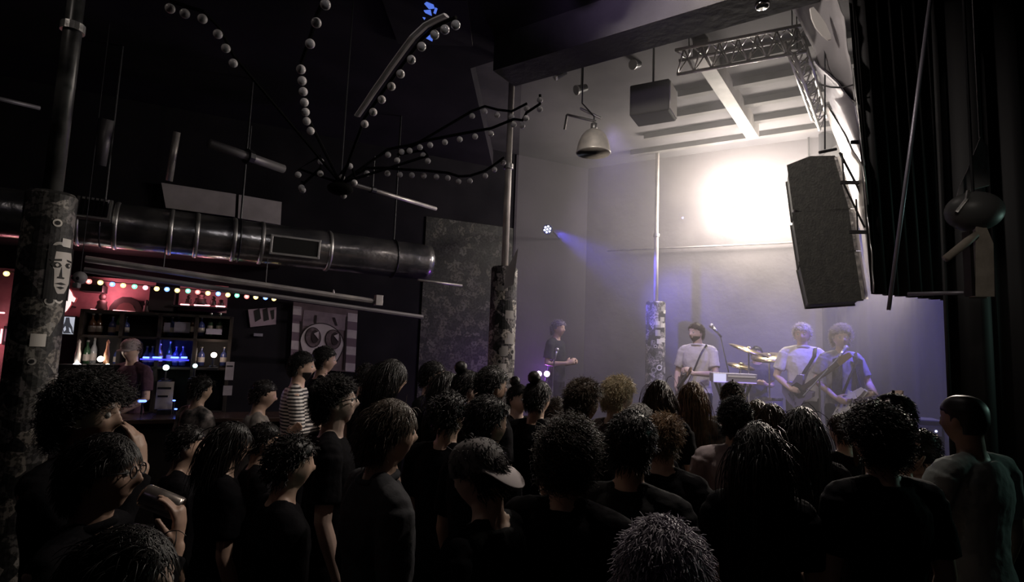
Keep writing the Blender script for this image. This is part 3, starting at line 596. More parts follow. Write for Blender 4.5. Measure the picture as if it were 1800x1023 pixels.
def strands(n, L, K, curl, grav, r, lift=.5, seedv=0, k=1.0, back=False, scat=.25, low=-.42, wave=0):
    g = np.random.default_rng(seedv); D = g.normal(size=(n*4, 3)); D /= np.linalg.norm(D, axis=1)[:, None]; D = D[hairmask(D, low)][:n]; n = len(D)
    p = headsurf(D, k*1.03, False); nrm = D.copy(); down = np.array([0, -.35, -1.0])
    d = nrm*lift + down*(1-lift)*.6 + g.normal(size=(n, 3))*scat
    d[:, 1] -= .25; d /= np.linalg.norm(d, axis=1)[:, None]
    if wave: ph = g.uniform(0, 6.28, n)
    LL = L*g.uniform(.65, 1.1, n); P = [p]
    for i in range(K):
        q = P[-1] + d*(LL/K)[:, None]
        # keep outside the head
        e = q/np.array([.084, .106, .126])/k; ln = np.linalg.norm(e, axis=1); push = (ln < 1.0) & (q[:, 2] > -.16)
        q = np.where(push[:, None], q/np.maximum(ln, .2)[:, None], q)
        if back:  # long hair hangs behind the face and over the shoulders
            b = (q[:, 2] < -.02) & (q[:, 1] > .015); q[b, 1] -= (q[b, 1]-.015)*.5
            b2 = (q[:, 2] < -.12); q[b2, 1] = np.minimum(q[b2, 1], -.045)
        P.append(q); c = g.normal(size=(n, 3))*curl
        d = d*.8 + np.array([0, -.1, -1])*grav + c; d /= np.linalg.norm(d, axis=1)[:, None]
    P = np.stack(P, 1)  # n,K+1,3
    if wave:
        q_ = np.arange(K+1)[None, :]*1.5+ph[:, None]; am = wave*np.minimum(np.arange(K+1)/2, 1)[None, :]
        P[..., 0] += am*np.cos(q_); P[..., 1] += am*np.sin(q_); P[..., 2] += am*.5*np.sin(q_*1.3)
    T = np.gradient(P, axis=1); T /= np.maximum(np.linalg.norm(T, axis=2, keepdims=True), 1e-6)
    a = np.cross(T, np.array([.3, .5, .81])); a /= np.maximum(np.linalg.norm(a, axis=2, keepdims=True), 1e-6); b = np.cross(T, a)
    rad = r*np.linspace(1, .35, K+1)[None, :, None]
    V = np.stack([P + rad*(a*math.cos(q)+b*math.sin(q)) for q in (0, 2.094, 4.189)], 2).reshape(-1, 3)
    base = (np.arange(n)*(K+1)*3)[:, None, None] + (np.arange(K)*3)[None, :, None]
    F = []
    for s_ in range(3):
        e = (s_+1) % 3; F.append(np.stack([base[..., 0]+s_, base[..., 0]+e, base[..., 0]+3+e, base[..., 0]+3+s_], -1).reshape(-1, 4))
    return V, [tuple(f) for f in np.concatenate(F).tolist()]
def hairmat(c):
    return mat('hair_%.3f_%.3f_%.3f' % c, c, .42, spec=.35, noise=25, alt=tuple(x*.65 for x in c))
def cloth(c, rough=.85):
    return mat('cloth_%.3f_%.3f_%.3f' % c, c, rough, spec=.06, bump=(22, .25))
SKINS = [mat('skin_a', (.62, .42, .32), .45), mat('skin_b', (.5, .33, .25), .45), mat('skin_c', (.68, .5, .42), .45), mat('skin_d', (.30, .18, .12), .45)]
BLK = (.007, .0065, .008)
ARMS = dict(
 down=((.235, -.02, 1.13), (.245, .06, .885), (0, .15, -1)),
 bent=((.235, -.03, 1.13), (.12, .22, 1.15), (-.5, .6, .3)),
 low=((.23, .0, 1.13), (.14, .20, 1.0), (-.4, .7, -.3)),
 cup=((.22, .02, 1.14), (.12, .27, 1.27), (-.25, .5, .6)),
 fold=((.225, .03, 1.14), (-.05, .22, 1.17), (-1, .1, .1)))
def hand(m, w, d, side, n=None, s=1.0, curl=.35, rf=.0092):
    """side +1 right hand, -1 left; w wrist, d hand direction, n palm normal"""
    w = Vector(w); d = Vector(d).normalized(); n = Vector(n) if n is not None else Vector((-side, 0, 0))
    n = (n-d*n.dot(d)).normalized(); th = d.cross(n)*side
    P = lambda a, b, c: w+(d*a+th*b+n*c)*s
    m.tube([P(-.01, 0, 0), P(.03, 0, 0), P(.075, 0, 0), P(.092, 0, 0)], [.027*s, .037*s, .041*s, .034*s], 12, 'round', flat=.42, upv=n)
    for k, (off, L_) in enumerate(((.031, .93), (.0105, 1.03), (-.0105, .97), (-.031, .76))):
        p = P(.082-.004*abs(k-1), off, 0); dd = (d+th*(off*2.2)).normalized(); pts = [p-dd*.02*s, p]; a_ = curl*(1+.12*k)
        for q in (.044, .028, .022):
            dd = (dd*math.cos(a_)+n*math.sin(a_)).normalized(); p = p+dd*q*L_*s; pts.append(p); a_ *= 1.15
        m.tube(pts, [rf*s, rf*s, rf*s*.95, rf*s*.9, rf*s*.8], 8, 'round')
    m.tube([P(.015, .022, .004), P(.045, .048, .014), P(.068, .060, .026), P(.088, .062, .040)], [.014*s, .0125*s, .0105*s, .009*s], 8, 'round')
people = []
def person(label, px, top, Y, rz=None, H=None, floor=0.0, hair='short', hc=(.02, .015, .012), shirt=BLK, pants=BLK, sleeve='short', arms=('down', 'down'),
           head=(0, 0), fem=False, skin=0, det=0, glasses=False, beard=False, cap=None, group=None, seed=None, hooded=False, hsc=1.0, palms=(None, None), curl=(.35, .35), stripes=False, collar=False, capcol=BLK, scat=None, build=1.0):
    sd = seed if seed is not None else len(people)+11
    c = at(px, top, Y); hx = {'afro': .09, 'curly': .05, 'messy': .035, 'bigcurl': .055}.get(hair, .018)
    H = H or (c.z-floor-hx+.0); H = max(1.50, min(1.93, H)); s = H/1.75
    x = at(px, top+25, Y).x; y = Y
    if rz is None:
        rz = math.atan2(-(2.7-x), 7.6-y) + (((sd*37) % 21)-10)/60
    W = (.9 if fem else 1.0)*build; det_ = det
    vox = {0: .013, 1: .009, 2: .0062}[det_]
    hy, hp = head
    HR = np.array(Matrix.Rotation(hy, 3, 'Z') @ Matrix.Rotation(-hp, 3, 'X').inverted() if False else Matrix.Rotation(hy, 3, 'Z') @ Matrix.Rotation(hp, 3, 'X'))
    HC = np.array([0, .022, 1.628]); PIV = np.array([0, 0, 1.545])
    def hx_(V): return ((V+HC-PIV)@HR.T + PIV)*s
    sk = SKINS[skin]
    m = M()
    tr = [(.84, .10, .09, 0, -.01), (.90, .165, .115, 0, -.01), (.98, .16, .108, 0, 0), (1.08, .14, .095, 0, .005), (1.2, .15*W, .102, 0, .005), (1.3, .168*W, .110, 0, 0), (1.38, .165*W, .10, 0, -.005), (1.43, .13*W, .08, 0, -.012), (1.465, .08, .062, 0, -.012)]
    def T(rings, grow=0): return [(z*s, (a+grow)*s, (b_+grow)*s, cx*s, cy_*s) for z, a, b_, cx, cy_ in rings]
    m.loft(T(tr), 24)
    sw_ = .185*W
    m.tube([(0, -.012*s, 1.40*s), (0, -.002*s, 1.50*s), (0, .008*s, 1.58*s)], [.072*s, .055*s, .056*s], 14, 'round')
    AP = []
    for si, side in enumerate((1, -1)):
        a_ = arms[si]
        if isinstance(a_, str): e, wr, hd_ = ARMS[a_]; e = (e[0]*side*W**.5, e[1], e[2]); wr = (wr[0]*side, wr[1], wr[2]); hd_ = (hd_[0]*side, hd_[1], hd_[2])
        else: e, wr, hd_ = a_
        sh = Vector((sw_*side, -.01, 1.405))*s; e = Vector(e)*s; wr = Vector(wr)*s; AP.append((sh, e, wr))
        m.tube([(.04*side*s, -.015*s, 1.47*s), (.12*side*s, -.015*s, 1.435*s), sh+Vector((-.01*side*s, 0, .012*s))], [.038*s, .042*s, .046*s], 10, 'round')
        m.tube([sh, sh.lerp(e, .35), e, e.lerp(wr, .3), wr], [.053*s*W, .048*s*W, .038*s, .038*s, .026*s], 12, 'round')
        hand(m, wr, hd_, side, palms[si], s, curl[si], .0092 if det_ else .0105)
        m.tube([(.088*side*s, 0, .90*s), (.095*side*s, .01*s, .70*s), (.095*side*s, .015*s, .50*s), (.098*side*s, -.01*s, .34*s), (.10*side*s, -.02*s, .09*s)], [.085*s, .075*s, .055*s, .055*s, .036*s], 12, 'round')
        m.tube([(.10*side*s, -.045*s, .045*s), (.105*side*s, .05*s, .05*s), (.115*side*s, .15*s, .03*s)], [.034*s, .034*s, .024*s], 10, 'round')
    m.add(hx_(headsurf(HD)), HF)
    for side in (1, -1):
        E, EF = uvs(12, 8); m.add(hx_(E*np.array([.011, .019, .032])+np.array([.072*side, -.008, -.005])), EF)
    loc = (x, y, floor); o = m.build('person', sk, loc=loc, rz=rz, remesh=vox, sm=1); tag(o, label, 'person', group)
    # shirt
    g = M(); gr = .016
    g.loft(T([(.87, .168, .118, 0, -.01)] + [r_ for r_ in tr[2:]], gr), 24)
    frac = {'short': .62, 'long': 1.0, 'none': 0}[sleeve]
    for si, side in enumerate((1, -1)):
        sh, e, wr = AP[si]
        g.tube([(.05*side*s, -.015*s, 1.468*s), (.12*side*s, -.015*s, 1.435*s), sh+Vector((-.01*side*s, 0, .012*s))], [.040*s, .056*s, .062*s], 10, 'round')
        if frac == 1.0: g.tube([sh, sh.lerp(e, .4), e, e.lerp(wr, .3), e.lerp(wr, .93)], [.066*s, .062*s, .053*s, .052*s, .040*s], 12, True)
        elif frac: g.tube([sh, sh.lerp(e, .35), sh.lerp(e, .72)], [.066*s, .066*s, .068*s], 12, True)
    so = g.build('shirt' if not hooded else 'hoodie', shirt if isinstance(shirt, bpy.types.Material) else cloth(shirt), o, remesh=max(vox, .009), disp=.02, sm=2)
    if collar:
        m2 = M().tube([(.068*s*math.cos(q), (-.01+.066*math.sin(q))*s, (1.478+.012*math.sin(q))*s-.0) for q in np.linspace(.0, 2*math.pi, 20)], .014*s, 8, False)
        m2.build('collar', cloth(shirt) if not isinstance(shirt, bpy.types.Material) else shirt, so, smooth=True)
    # trousers, shoes
    g = M(); g.loft(T([(.83, .10, .09, 0, -.01), (.90, .165, .115, 0, -.01), (.99, .158, .107, 0, 0), (1.02, .15, .10, 0, 0)], .012), 24)
    for side in (1, -1):
        g.tube([(.088*side*s, 0, .90*s), (.095*side*s, .01*s, .70*s), (.095*side*s, .015*s, .50*s), (.098*side*s, -.005*s, .3*s), (.10*side*s, -.015*s, .07*s)], [.098*s, .09*s, .072*s, .068*s, .06*s], 12, True)
    g.build('trousers', cloth(pants), o, remesh=.014, disp=.015, sm=1)
    for side in (1, -1):
        M().tube([(.10*side*s, -.06*s, .05*s), (.105*side*s, .03*s, .055*s), (.118*side*s, .12*s, .045*s), (.123*side*s, .175*s, .035*s)], [.044*s, .047*s, .044*s, .032*s], 12, 'round', flat=.95).box((.11*side*s, .055*s, .012), (.09*s, .27*s, .024)).build('shoe', BLACK, o, smooth=True)
    # hair
    nS = {0: 500, 1: 1200, 2: 1900}[det_]; hm_ = hairmat(hc)
    kk = {'combed': 1.0, 'buzz': 1.02, 'short': 1.035, 'bald': .9, 'messy': 1.04, 'curly': 1.04, 'bigcurl': 1.07, 'afro': 1.22, 'long': 1.02, 'bob': 1.03, 'bun': 1.04, 'tail': 1.05, 'cap': 1.03}[hair]*hsc
    if hair != 'bald':
        D = CD; ms = hairmask(D, -.5 if hair in ('long', 'bob', 'afro', 'bigcurl') else -.42)
        bump = np.array([noise_at(d*4+sd) for d in D]) if hair in ('afro', 'curly', 'bigcurl', 'messy') else np.zeros(len(D))
        top_ = 1+.05*np.clip(D[:, 2], 0, 1)
        V = headsurf(D, 1.0, False)*(np.where(ms, kk*top_+bump*.09, .86))[:, None]
        m = M(); m.add(hx_(V), CF)
        rs = {0: .0032, 1: .0022, 2: .0019}[det_]
        par = {'buzz': None, 'cap': (.03, 3, .2, .3, .3), 'short': (.024, 3, .18, .3, .4), 'combed': (.055, 5, .08, .30, .12), 'messy': (.042, 5, .25, .18, .5), 'curly': (.036, 8, .2, .10, .6), 'bigcurl': (.06, 10, .2, .14, .6),
               'afro': (.045, 8, .3, .0, 1.0), 'long': (.42, 10, .05, .6, .06), 'bob': (.22, 7, .08, .55, .08), 'bun': (.03, 3, .1, .3, .2), 'tail': (.04, 3, .1, .3, .2)}[hair]
        if par:
            L_, K, cu, gv, li = par; V, F = strands(nS*(2 if hair == 'combed' else 1), L_, K, cu, gv, rs, li, sd, kk*1.01, hair in ('long', 'bob'), wave={'curly': .006, 'bigcurl': .009, 'afro': .007, 'messy': .003, 'long': .003}.get(hair, 0)); m.add(hx_(V), F)
        if hair in ('long', 'bob'):   # body of the hair behind the neck
            zb = -.36 if hair == 'long' else -.16
            P = [(0, -.03, .04), (0, -.045, -.05), (0, -.062, -.12), (0, -.078, zb)]
            R_ = [.075, .088, .092, .07 if hair == 'long' else .075]; mm = M(); mm.tube([tuple(p) for p in P], R_, 16, 'round', flat=.62, upv=(0, 1, 0)); V = np.concatenate(mm.V)
            m.add(hx_(V), mm.F)
        if hair == 'bun':
            B_, BF = uvs(20, 14); V = B_*.044*(1+.06*np.sin(B_[:, :1]*17+B_[:, 2:]*9)); m.add(hx_(V+np.array([0, -.055, .145])), BF)
        if hair == 'tail':
            mm = M(); mm.tube([(0, -.10, .05), (0, -.15, .03), (0, -.15, -.08), (0, -.13, -.22)], [.02, .032, .036, .012], 12, 'round'); m.add(hx_(np.concatenate(mm.V)), mm.F)
        m.build('hair', hm_, o, smooth=(hair not in ('x',)))
    if beard:
        D = CD; ok = (D[:, 1] > .0) & (D[:, 2] < -.30) & ~((np.abs(D[:, 0]) < .28) & (D[:, 2] > -.52))
        V = headsurf(D, 1, True)*(np.where(ok, 1.035, .9))[:, None]; m = M(); m.add(hx_(V), CF); m.build('beard', hm_, o, smooth=True)
    if glasses:
        m = M()
        for sx in (-.032, .032):
            R_ = [hx_(np.array([[sx+.021*math.cos(q), .098, .008+.017*math.sin(q)]]))[0] for q in np.linspace(0, 2*math.pi, 21)]; m.tube([tuple(r_) for r_ in R_], .0022*s, 6, False)
            R_ = [hx_(np.array([[v_ for v_ in q]]))[0] for q in ((sx*1.65, .096, .012), (sx*2.35, .06, .012), (sx*2.4, -.01, .006))]; m.tube([tuple(r_) for r_ in R_], .0022*s, 6)
        R_ = [hx_(np.array([[v_, .102, .010]]))[0] for v_ in (-.011, .011)]; m.tube([tuple(r_) for r_ in R_], .002*s, 6); m.build('glasses', DARKM, o, smooth=True)
    if det_ or abs(px-910) < 5:
        m = M()
        for sx in (-.031, .031): E, EF = uvs(12, 8); m = M(); m.add(hx_(E*.0125+np.array([sx, .0735, .007])), EF); m.build('eye', mat('eye', (.5, .48, .46), .2), o, smooth=True)
    if cap:
        D = CD; ok = D[:, 2] > .08
        V = headsurf(D, 1, False)*(np.where(ok, 1.13, .9))[:, None]; m = M(); m.add(hx_(V), CF)
        co = m.build('cap', cloth(capcol) if not isinstance(capcol, bpy.types.Material) else capcol, o, smooth=True)
        sg = 1 if cap == 'front' else -1; m = M(); V = []; F = []; nb = 14; L0 = .075 if cap == 'front' else .085
        for i in range(nb+1):
            a_ = math.pi*i/nb
            for f in (0, 1):
                q = (.074*math.cos(a_), sg*(.07+(L0+.01)*f*math.sin(a_)**.7), .035-(.02 if sg > 0 else .095)*f*math.sin(a_)-.015*math.cos(a_)**2)
                V.append(q)
        V = np.array(V); k2 = len(V); V = np.concatenate([V, V+np.array([0, 0, -.005])])
        for i in range(nb): F += [(2*i, 2*i+2, 2*i+3, 2*i+1), (k2+2*i, k2+2*i+1, k2+2*i+3, k2+2*i+2), (2*i+1, 2*i+3, k2+2*i+3, k2+2*i+1)]
        m.add(hx_(V), F); m.build('brim', mat('pale_brim', (.55, .5, .5), .8) if sg < 0 else cloth(capcol), co, smooth=True)
        M().sph(hx_(np.array([[0, 0, .138]]))[0], .008*s, 8, 6).build('cap_button', BLACK, co)
    people.append((label, x, y, H, s, o, rz)); o['_s'] = s; del o['_s']
    return o, s
from mathutils import noise as NZ2
def noise_at(v): return NZ2.noise(Vector(v)*1.3)
def local_to_world(o, p): return Matrix.Translation(o.location)@Matrix.Rotation(o.rotation_euler.z, 4, 'Z')@Vector(p)

# ------------------------------------------------------------------ the crowd
BR = (.06, .035, .02); LB = (.25, .15, .08); BL = (.75, .62, .42); DK = (.015, .012, .012); GY = (.35, .33, .32)
def look(px, Y, tpx, tY):      # facing so that the person looks at a point
    a_ = at(px, 620, Y); b_ = at(tpx, 620, tY); return math.atan2(-(b_.x-a_.x), b_.y-a_.y)
RT = math.radians
# front left
o1, s1 = person('person with a big dark curly mop, one hand held to the mouth', 152, 643, 2.1, rz=RT(-82), hair='bigcurl', hc=DK, det=2, skin=1, hsc=1.12, sleeve='long',
    arms=(((.20, .20, 1.18), (.03, .225, 1.455), (-.05, -.2, 1)), 'down'), palms=((0, -1, -.4), None), curl=(.22, .35))
o2, s2 = person('person in glasses tipping a drinking can to the lips, bottom left', 176, 752, 1.7, rz=RT(-80), hair='combed', hc=DK, det=2, skin=1, glasses=True, sleeve='long', collar=True,
    arms=(((.20, .20, 1.14), (.035, .255, 1.42), (-.12, .0, 1)), 'down'), palms=((0, -1, 0), None), curl=(.42, .35), head=(0, .05))
person('person whose lit nose and forehead show low in the bottom left corner', 205, 915, 1.12, rz=RT(-84), hair='combed', hc=DK, det=2, skin=2, H=1.59)
person('dark figure half hidden behind the thick dark column by the bar', 98, 668, 4.1, hair='short', rz=RT(-60), skin=1)
# by the bar
person('short dark figure below the patterned shirt, lowest of the black row', 322, 752, 3.0, hair='short', hc=DK, rz=RT(-60))
person('dark figure with loose hair standing between bar counter and striped shirt', 398, 736, 2.75, hair='bob', hc=DK, fem=True, rz=RT(-50))
person('black-clad figure under the hunched person in the pale top', 458, 742, 3.2, hair='short', hc=DK, rz=RT(-60), sleeve='long')
person('black-clad figure in long sleeves just left of the curly-haired person in glasses', 505, 752, 2.3, hair='messy', hc=DK, rz=RT(-55), sleeve='long')
person('person with dark hair in a patterned pale shirt leaning at the bar', 350, 655, 4.9, rz=RT(-30), hair='messy', hc=DK, shirt=mat('patterned_shirt', (.35, .3, .28), .8, noise=14, alt=(.03, .03, .03)), fem=True)
person('person in a pale top sitting hunched left of the striped shirt', 457, 664, 4.5, rz=RT(-60), hair='short', hc=DK, shirt=(.30, .27, .25), arms=('fold', 'cup'), head=(0, -.1), skin=0, fem=True)
STR = bpy.data.materials.new('striped_jersey'); STR.use_nodes = True; nt = STR.node_tree; wv = nt.nodes.new('ShaderNodeTexWave'); wv.bands_direction = 'Z'; wv.inputs['Scale'].default_value = 11; wv.inputs['Distortion'].default_value = .6
tc = nt.nodes.new('ShaderNodeTexCoord'); nt.links.new(tc.outputs['Object'], wv.inputs['Vector']); rp_ = nt.nodes.new('ShaderNodeValToRGB'); rp_.color_ramp.elements[0].position = .45; rp_.color_ramp.elements[1].position = .55
rp_.color_ramp.elements[0].color = (.03, .03, .035, 1); rp_.color_ramp.elements[1].color = (.7, .66, .62, 1); nt.links.new(wv.outputs['Fac'], rp_.inputs['Fac']); nt.links.new(rp_.outputs['Color'], nt.nodes['Principled BSDF'].inputs['Base Color'])
person('bearded person in a black and white striped shirt, beside the big-eyed banner', 526, 615, 5.0, rz=RT(-70), hair='short', hc=DK, shirt=STR, beard=True, sleeve='long', skin=0, det=1, arms=('fold', 'fold'))
person('person with cropped dark hair standing before the big-eyed banner', 566, 606, 5.6, rz=RT(-55), hair='short', hc=DK, skin=1, det=1)
person('person in glasses with dark curly hair, face lifted to the light', 590, 648, 2.9, rz=RT(-72), hair='curly', hc=DK, det=2, glasses=True, skin=2, head=(0, .18))
person('faint person right of the banner, behind the long-haired crowd', 641, 636, 5.2, rz=RT(-50), hair='short', hc=DK, skin=1)
person('tall person with dark shoulder-length hair, face lit in profile', 682, 628, 4.0, rz=RT(-62), hair='long', hc=DK, det=1, skin=0)
person('person with short swept hair catching light along the crown, denim-grey shoulder', 676, 694, 2.1, rz=RT(-58), hair='combed', hc=(.12, .09, .07), det=2, skin=0, shirt=(.06, .06, .065), sleeve='long', collar=True)
person('person with glinting glasses standing against the graffiti wall', 756, 632, 4.7, rz=RT(-100), hair='short', hc=DK, glasses=True, skin=0, head=(.3, 0), det=1)
person('person with round dark hair just right of the glinting glasses', 781, 650, 4.2, hair='bob', hc=DK)
person('person with hair tied back, profile lit, before the graffiti wall', 817, 648, 4.0, rz=RT(-66), hair='bun', hc=DK, fem=True, skin=2, det=1)
person('person with thick dark hair and an earring beside the stickered corner column', 860, 641, 3.75, rz=RT(-58), hair='short', hc=DK, det=1, skin=1, hsc=1.04)
person('dark-haired person in a black top, below the lit profile with tied hair', 788, 680, 3.0, hair='messy', hc=DK, arms=('low', 'low'))
person('person with short dark hair and bare nape, above the cap wearer', 850, 690, 2.55, rz=RT(-50), hair='short', hc=DK, det=1, skin=1)
o18, s18 = person('person wearing a cap, low in the middle of the crowd', 862, 760, 1.9, rz=RT(58), hair='cap', hc=DK, cap='back', capcol=mat('cap_grey', (.22, .2, .2), .7, noise=12, alt=(.05, .05, .05)), det=1, head=(0, -.28))
person('smiling person turned towards the camera beside the corner column', 909, 672, 4.6, rz=RT(-140), hair='bun', hc=DK, skin=2, fem=True, det=1)
person('person with hair in a high round topknot before the purple lights', 943, 665, 3.9, rz=RT(-35), hair='bun', hc=DK, fem=True, det=1, sleeve='short')
person('person with pale fluffy hair half hidden left of the blond crop', 976, 690, 4.4, hair='curly', hc=(.2, .17, .15), fem=True)
person('person with dark hair lit golden on the right side, earring', 1022, 658, 3.3, rz=RT(-48), hair='messy', hc=(.09, .06, .04), det=2, skin=0)
person('person with cropped blond hair looking right in profile', 1083, 654, 3.7, rz=RT(-62), hair='messy', hc=BL, det=2, skin=2, shirt=(.10, .08, .08))
person('person with long smooth brown hair, seen from behind before the hazy column', 1159, 665, 4.1, hair='long', hc=BR, fem=True, det=1)
person('person with long lit hair, before the guitarist in the pale shirt', 1218, 668, 4.35, hair='long', hc=LB, fem=True, det=1, shirt=mat('patterned_top', (.2, .17, .16), .8, noise=18, alt=(.02, .02, .02)))
person('person in a baseball cap facing the keyboard', 1288, 668, 4.45, hair='cap', hc=BR, cap='front', shirt=(.30, .28, .25), det=1)
person('person with short curly hair in a pale pink-grey T-shirt', 1293, 688, 3.3, rz=RT(-12), hair='curly', hc=DK, shirt=(.42, .35, .36), det=1, skin=1)
person('person with parted brown hair, right of the pale pink-grey T-shirt', 1333, 700, 4.3, hair='bob', hc=BR, fem=True)
person('person with straight hair beside the parted brown hair', 1358, 706, 3.75, hair='long', hc=BR, fem=True)
person('person with long straight black hair, framed by the blond guitarist\'s legs', 1412, 711, 3.0, hair='long', hc=DK, fem=True, det=1, arms=('bent', 'bent'))
person('person with very long dark hair and one pale hand raised low right', 1334, 744, 2.35, hair='long', hc=DK, fem=True, det=1, hsc=1.12, arms=('cup', 'down'), rz=RT(-20))
person('person with big loose curls lit at the rim, dead centre of the crowd', 1000, 716, 2.0, rz=RT(-25), hair='bigcurl', hc=(.05, .035, .025), det=2)
person('person with broad short dark hair and a jacket collar', 1108, 722, 2.2, rz=RT(-25), hair='short', hc=DK, det=1, sleeve='long', collar=True, hsc=1.1, shirt=(.03, .03, .032))
person('person with flattened pale hair, just below the blond crop', 1122, 706, 3.2, hair='short', hc=GY)
person('person with tousled light brown hair, right of the jacket collar', 1166, 719, 2.85, hair='messy', hc=LB, det=1, hsc=1.05)
person('older person with thin grey hair, at the very bottom of the photo', 1166, 903, 1.02, rz=RT(-15), hair='short', hc=(.42, .38, .44), det=2, skin=0, hsc=1.0)
person('person with bushy black hair under the hanging black drape', 1546, 694, 2.3, rz=RT(5), hair='bigcurl', hc=DK, det=1, hsc=1.0)
person('person in a dark cap behind the bushy black hair', 1578, 688, 3.2, hair='cap', hc=DK, cap='front', rz=RT(20))
person('person with bare lit arm in the gap before the blue-lit stage', 1484, 752, 3.9, rz=RT(10), hair='tail', hc=BR, fem=True, sleeve='none', H=1.60)
person('short-haired person between the bushy hair and the side curtain', 1622, 742, 3.0, rz=RT(25), hair='short', hc=DK, shirt=(.08, .06, .09), H=1.62)
person('tall person in a light T-shirt with one arm bent, far right by the curtain', 1703, 688, 2.75, rz=RT(20), hair='buzz', hc=DK, skin=3, shirt=(.36, .39, .38), det=1, arms=('down', ((-.26, .06, 1.15), (-.12, .22, 1.36), (.2, .1, 1))), build=1.08)
0 and person('dark short-haired person low beside the light T-shirt', 1568, 830, 1.75, rz=RT(5), hair='short', hc=DK, H=1.60, det=0)
# drink can in the hand of the person in glasses
HW = local_to_world(o2, Vector((.0, .128, 1.572))*s2)
can = M().lathe([(.022, 0), (.031, .006), (.033, .012), (.033, .108), (.031, .114), (.026, .118), (.026, .115), (.0, .114)], 28)
axc = (local_to_world(o2, Vector((.0, .235, 1.528))*s2)-HW).normalized(); rot = np.array(Vector((0, 0, 1)).rotation_difference(axc).to_matrix())
can.V = [v@rot.T for v in can.V]; co = can.build('drink_can', mat('can_aluminium', (.6, .55, .5), .25, .8, noise=30, alt=(.35, .3, .28)), loc=HW+axc*.004, smooth=True); tag(co, 'aluminium drink can tipped at the mouth of the person in glasses', 'can')

# ------------------------------------------------------------------ the band
def onstage(px, top, Y, **k): return person(px=px, top=top, Y=Y, floor=SH, **k)
PALE = (.72, .68, .66)
oA, sA = onstage(1226, 566, 7.0, label='bearded guitarist in a pale short-sleeved shirt, left of the keyboard', rz=RT(140), hair='short', hc=(.10, .07, .05), beard=True, shirt=PALE, pants=(.05, .05, .06), det=1, collar=True, skin=2,
    arms=(((.27, -.04, 1.14), (.20, .16, .95), (-.4, .6, -.4)), ((-.25, .06, 1.14), (-.08, .33, 1.14), (.5, .4, .4))), curl=(.6, .8), head=(-.4, 0))
oB, sB = onstage(1410, 564, 6.6, label='blond guitarist in a pale shirt and dark trousers, mid stage', rz=RT(168), hair='messy', hc=(.85, .78, .66), shirt=PALE, pants=(.05, .045, .05), det=1, skin=2, collar=True,
    arms=(((.28, -.02, 1.14), (.17, .18, 1.0), (-.6, .5, 0)), ((-.26, .10, 1.18), (-.24, .36, 1.22), (.5, .4, .4))), curl=(.6, .9), head=(-.35, -.1))
oC, sC = onstage(1478, 562, 6.2, label='frizzy-haired singer with a guitar, dark open jacket over a light T-shirt', rz=RT(178), hair='afro', hc=(.45, .38, .33), shirt=(.34, .32, .36), pants=(.02, .02, .025), det=1, skin=2, head=(-.25, .05),
    arms=(((.27, -.03, 1.15), (.17, .20, .98), (-.3, .7, -.2)), ((-.27, .04, 1.14), (-.16, .36, 1.02), (.5, .5, .2))), curl=(.6, .9))
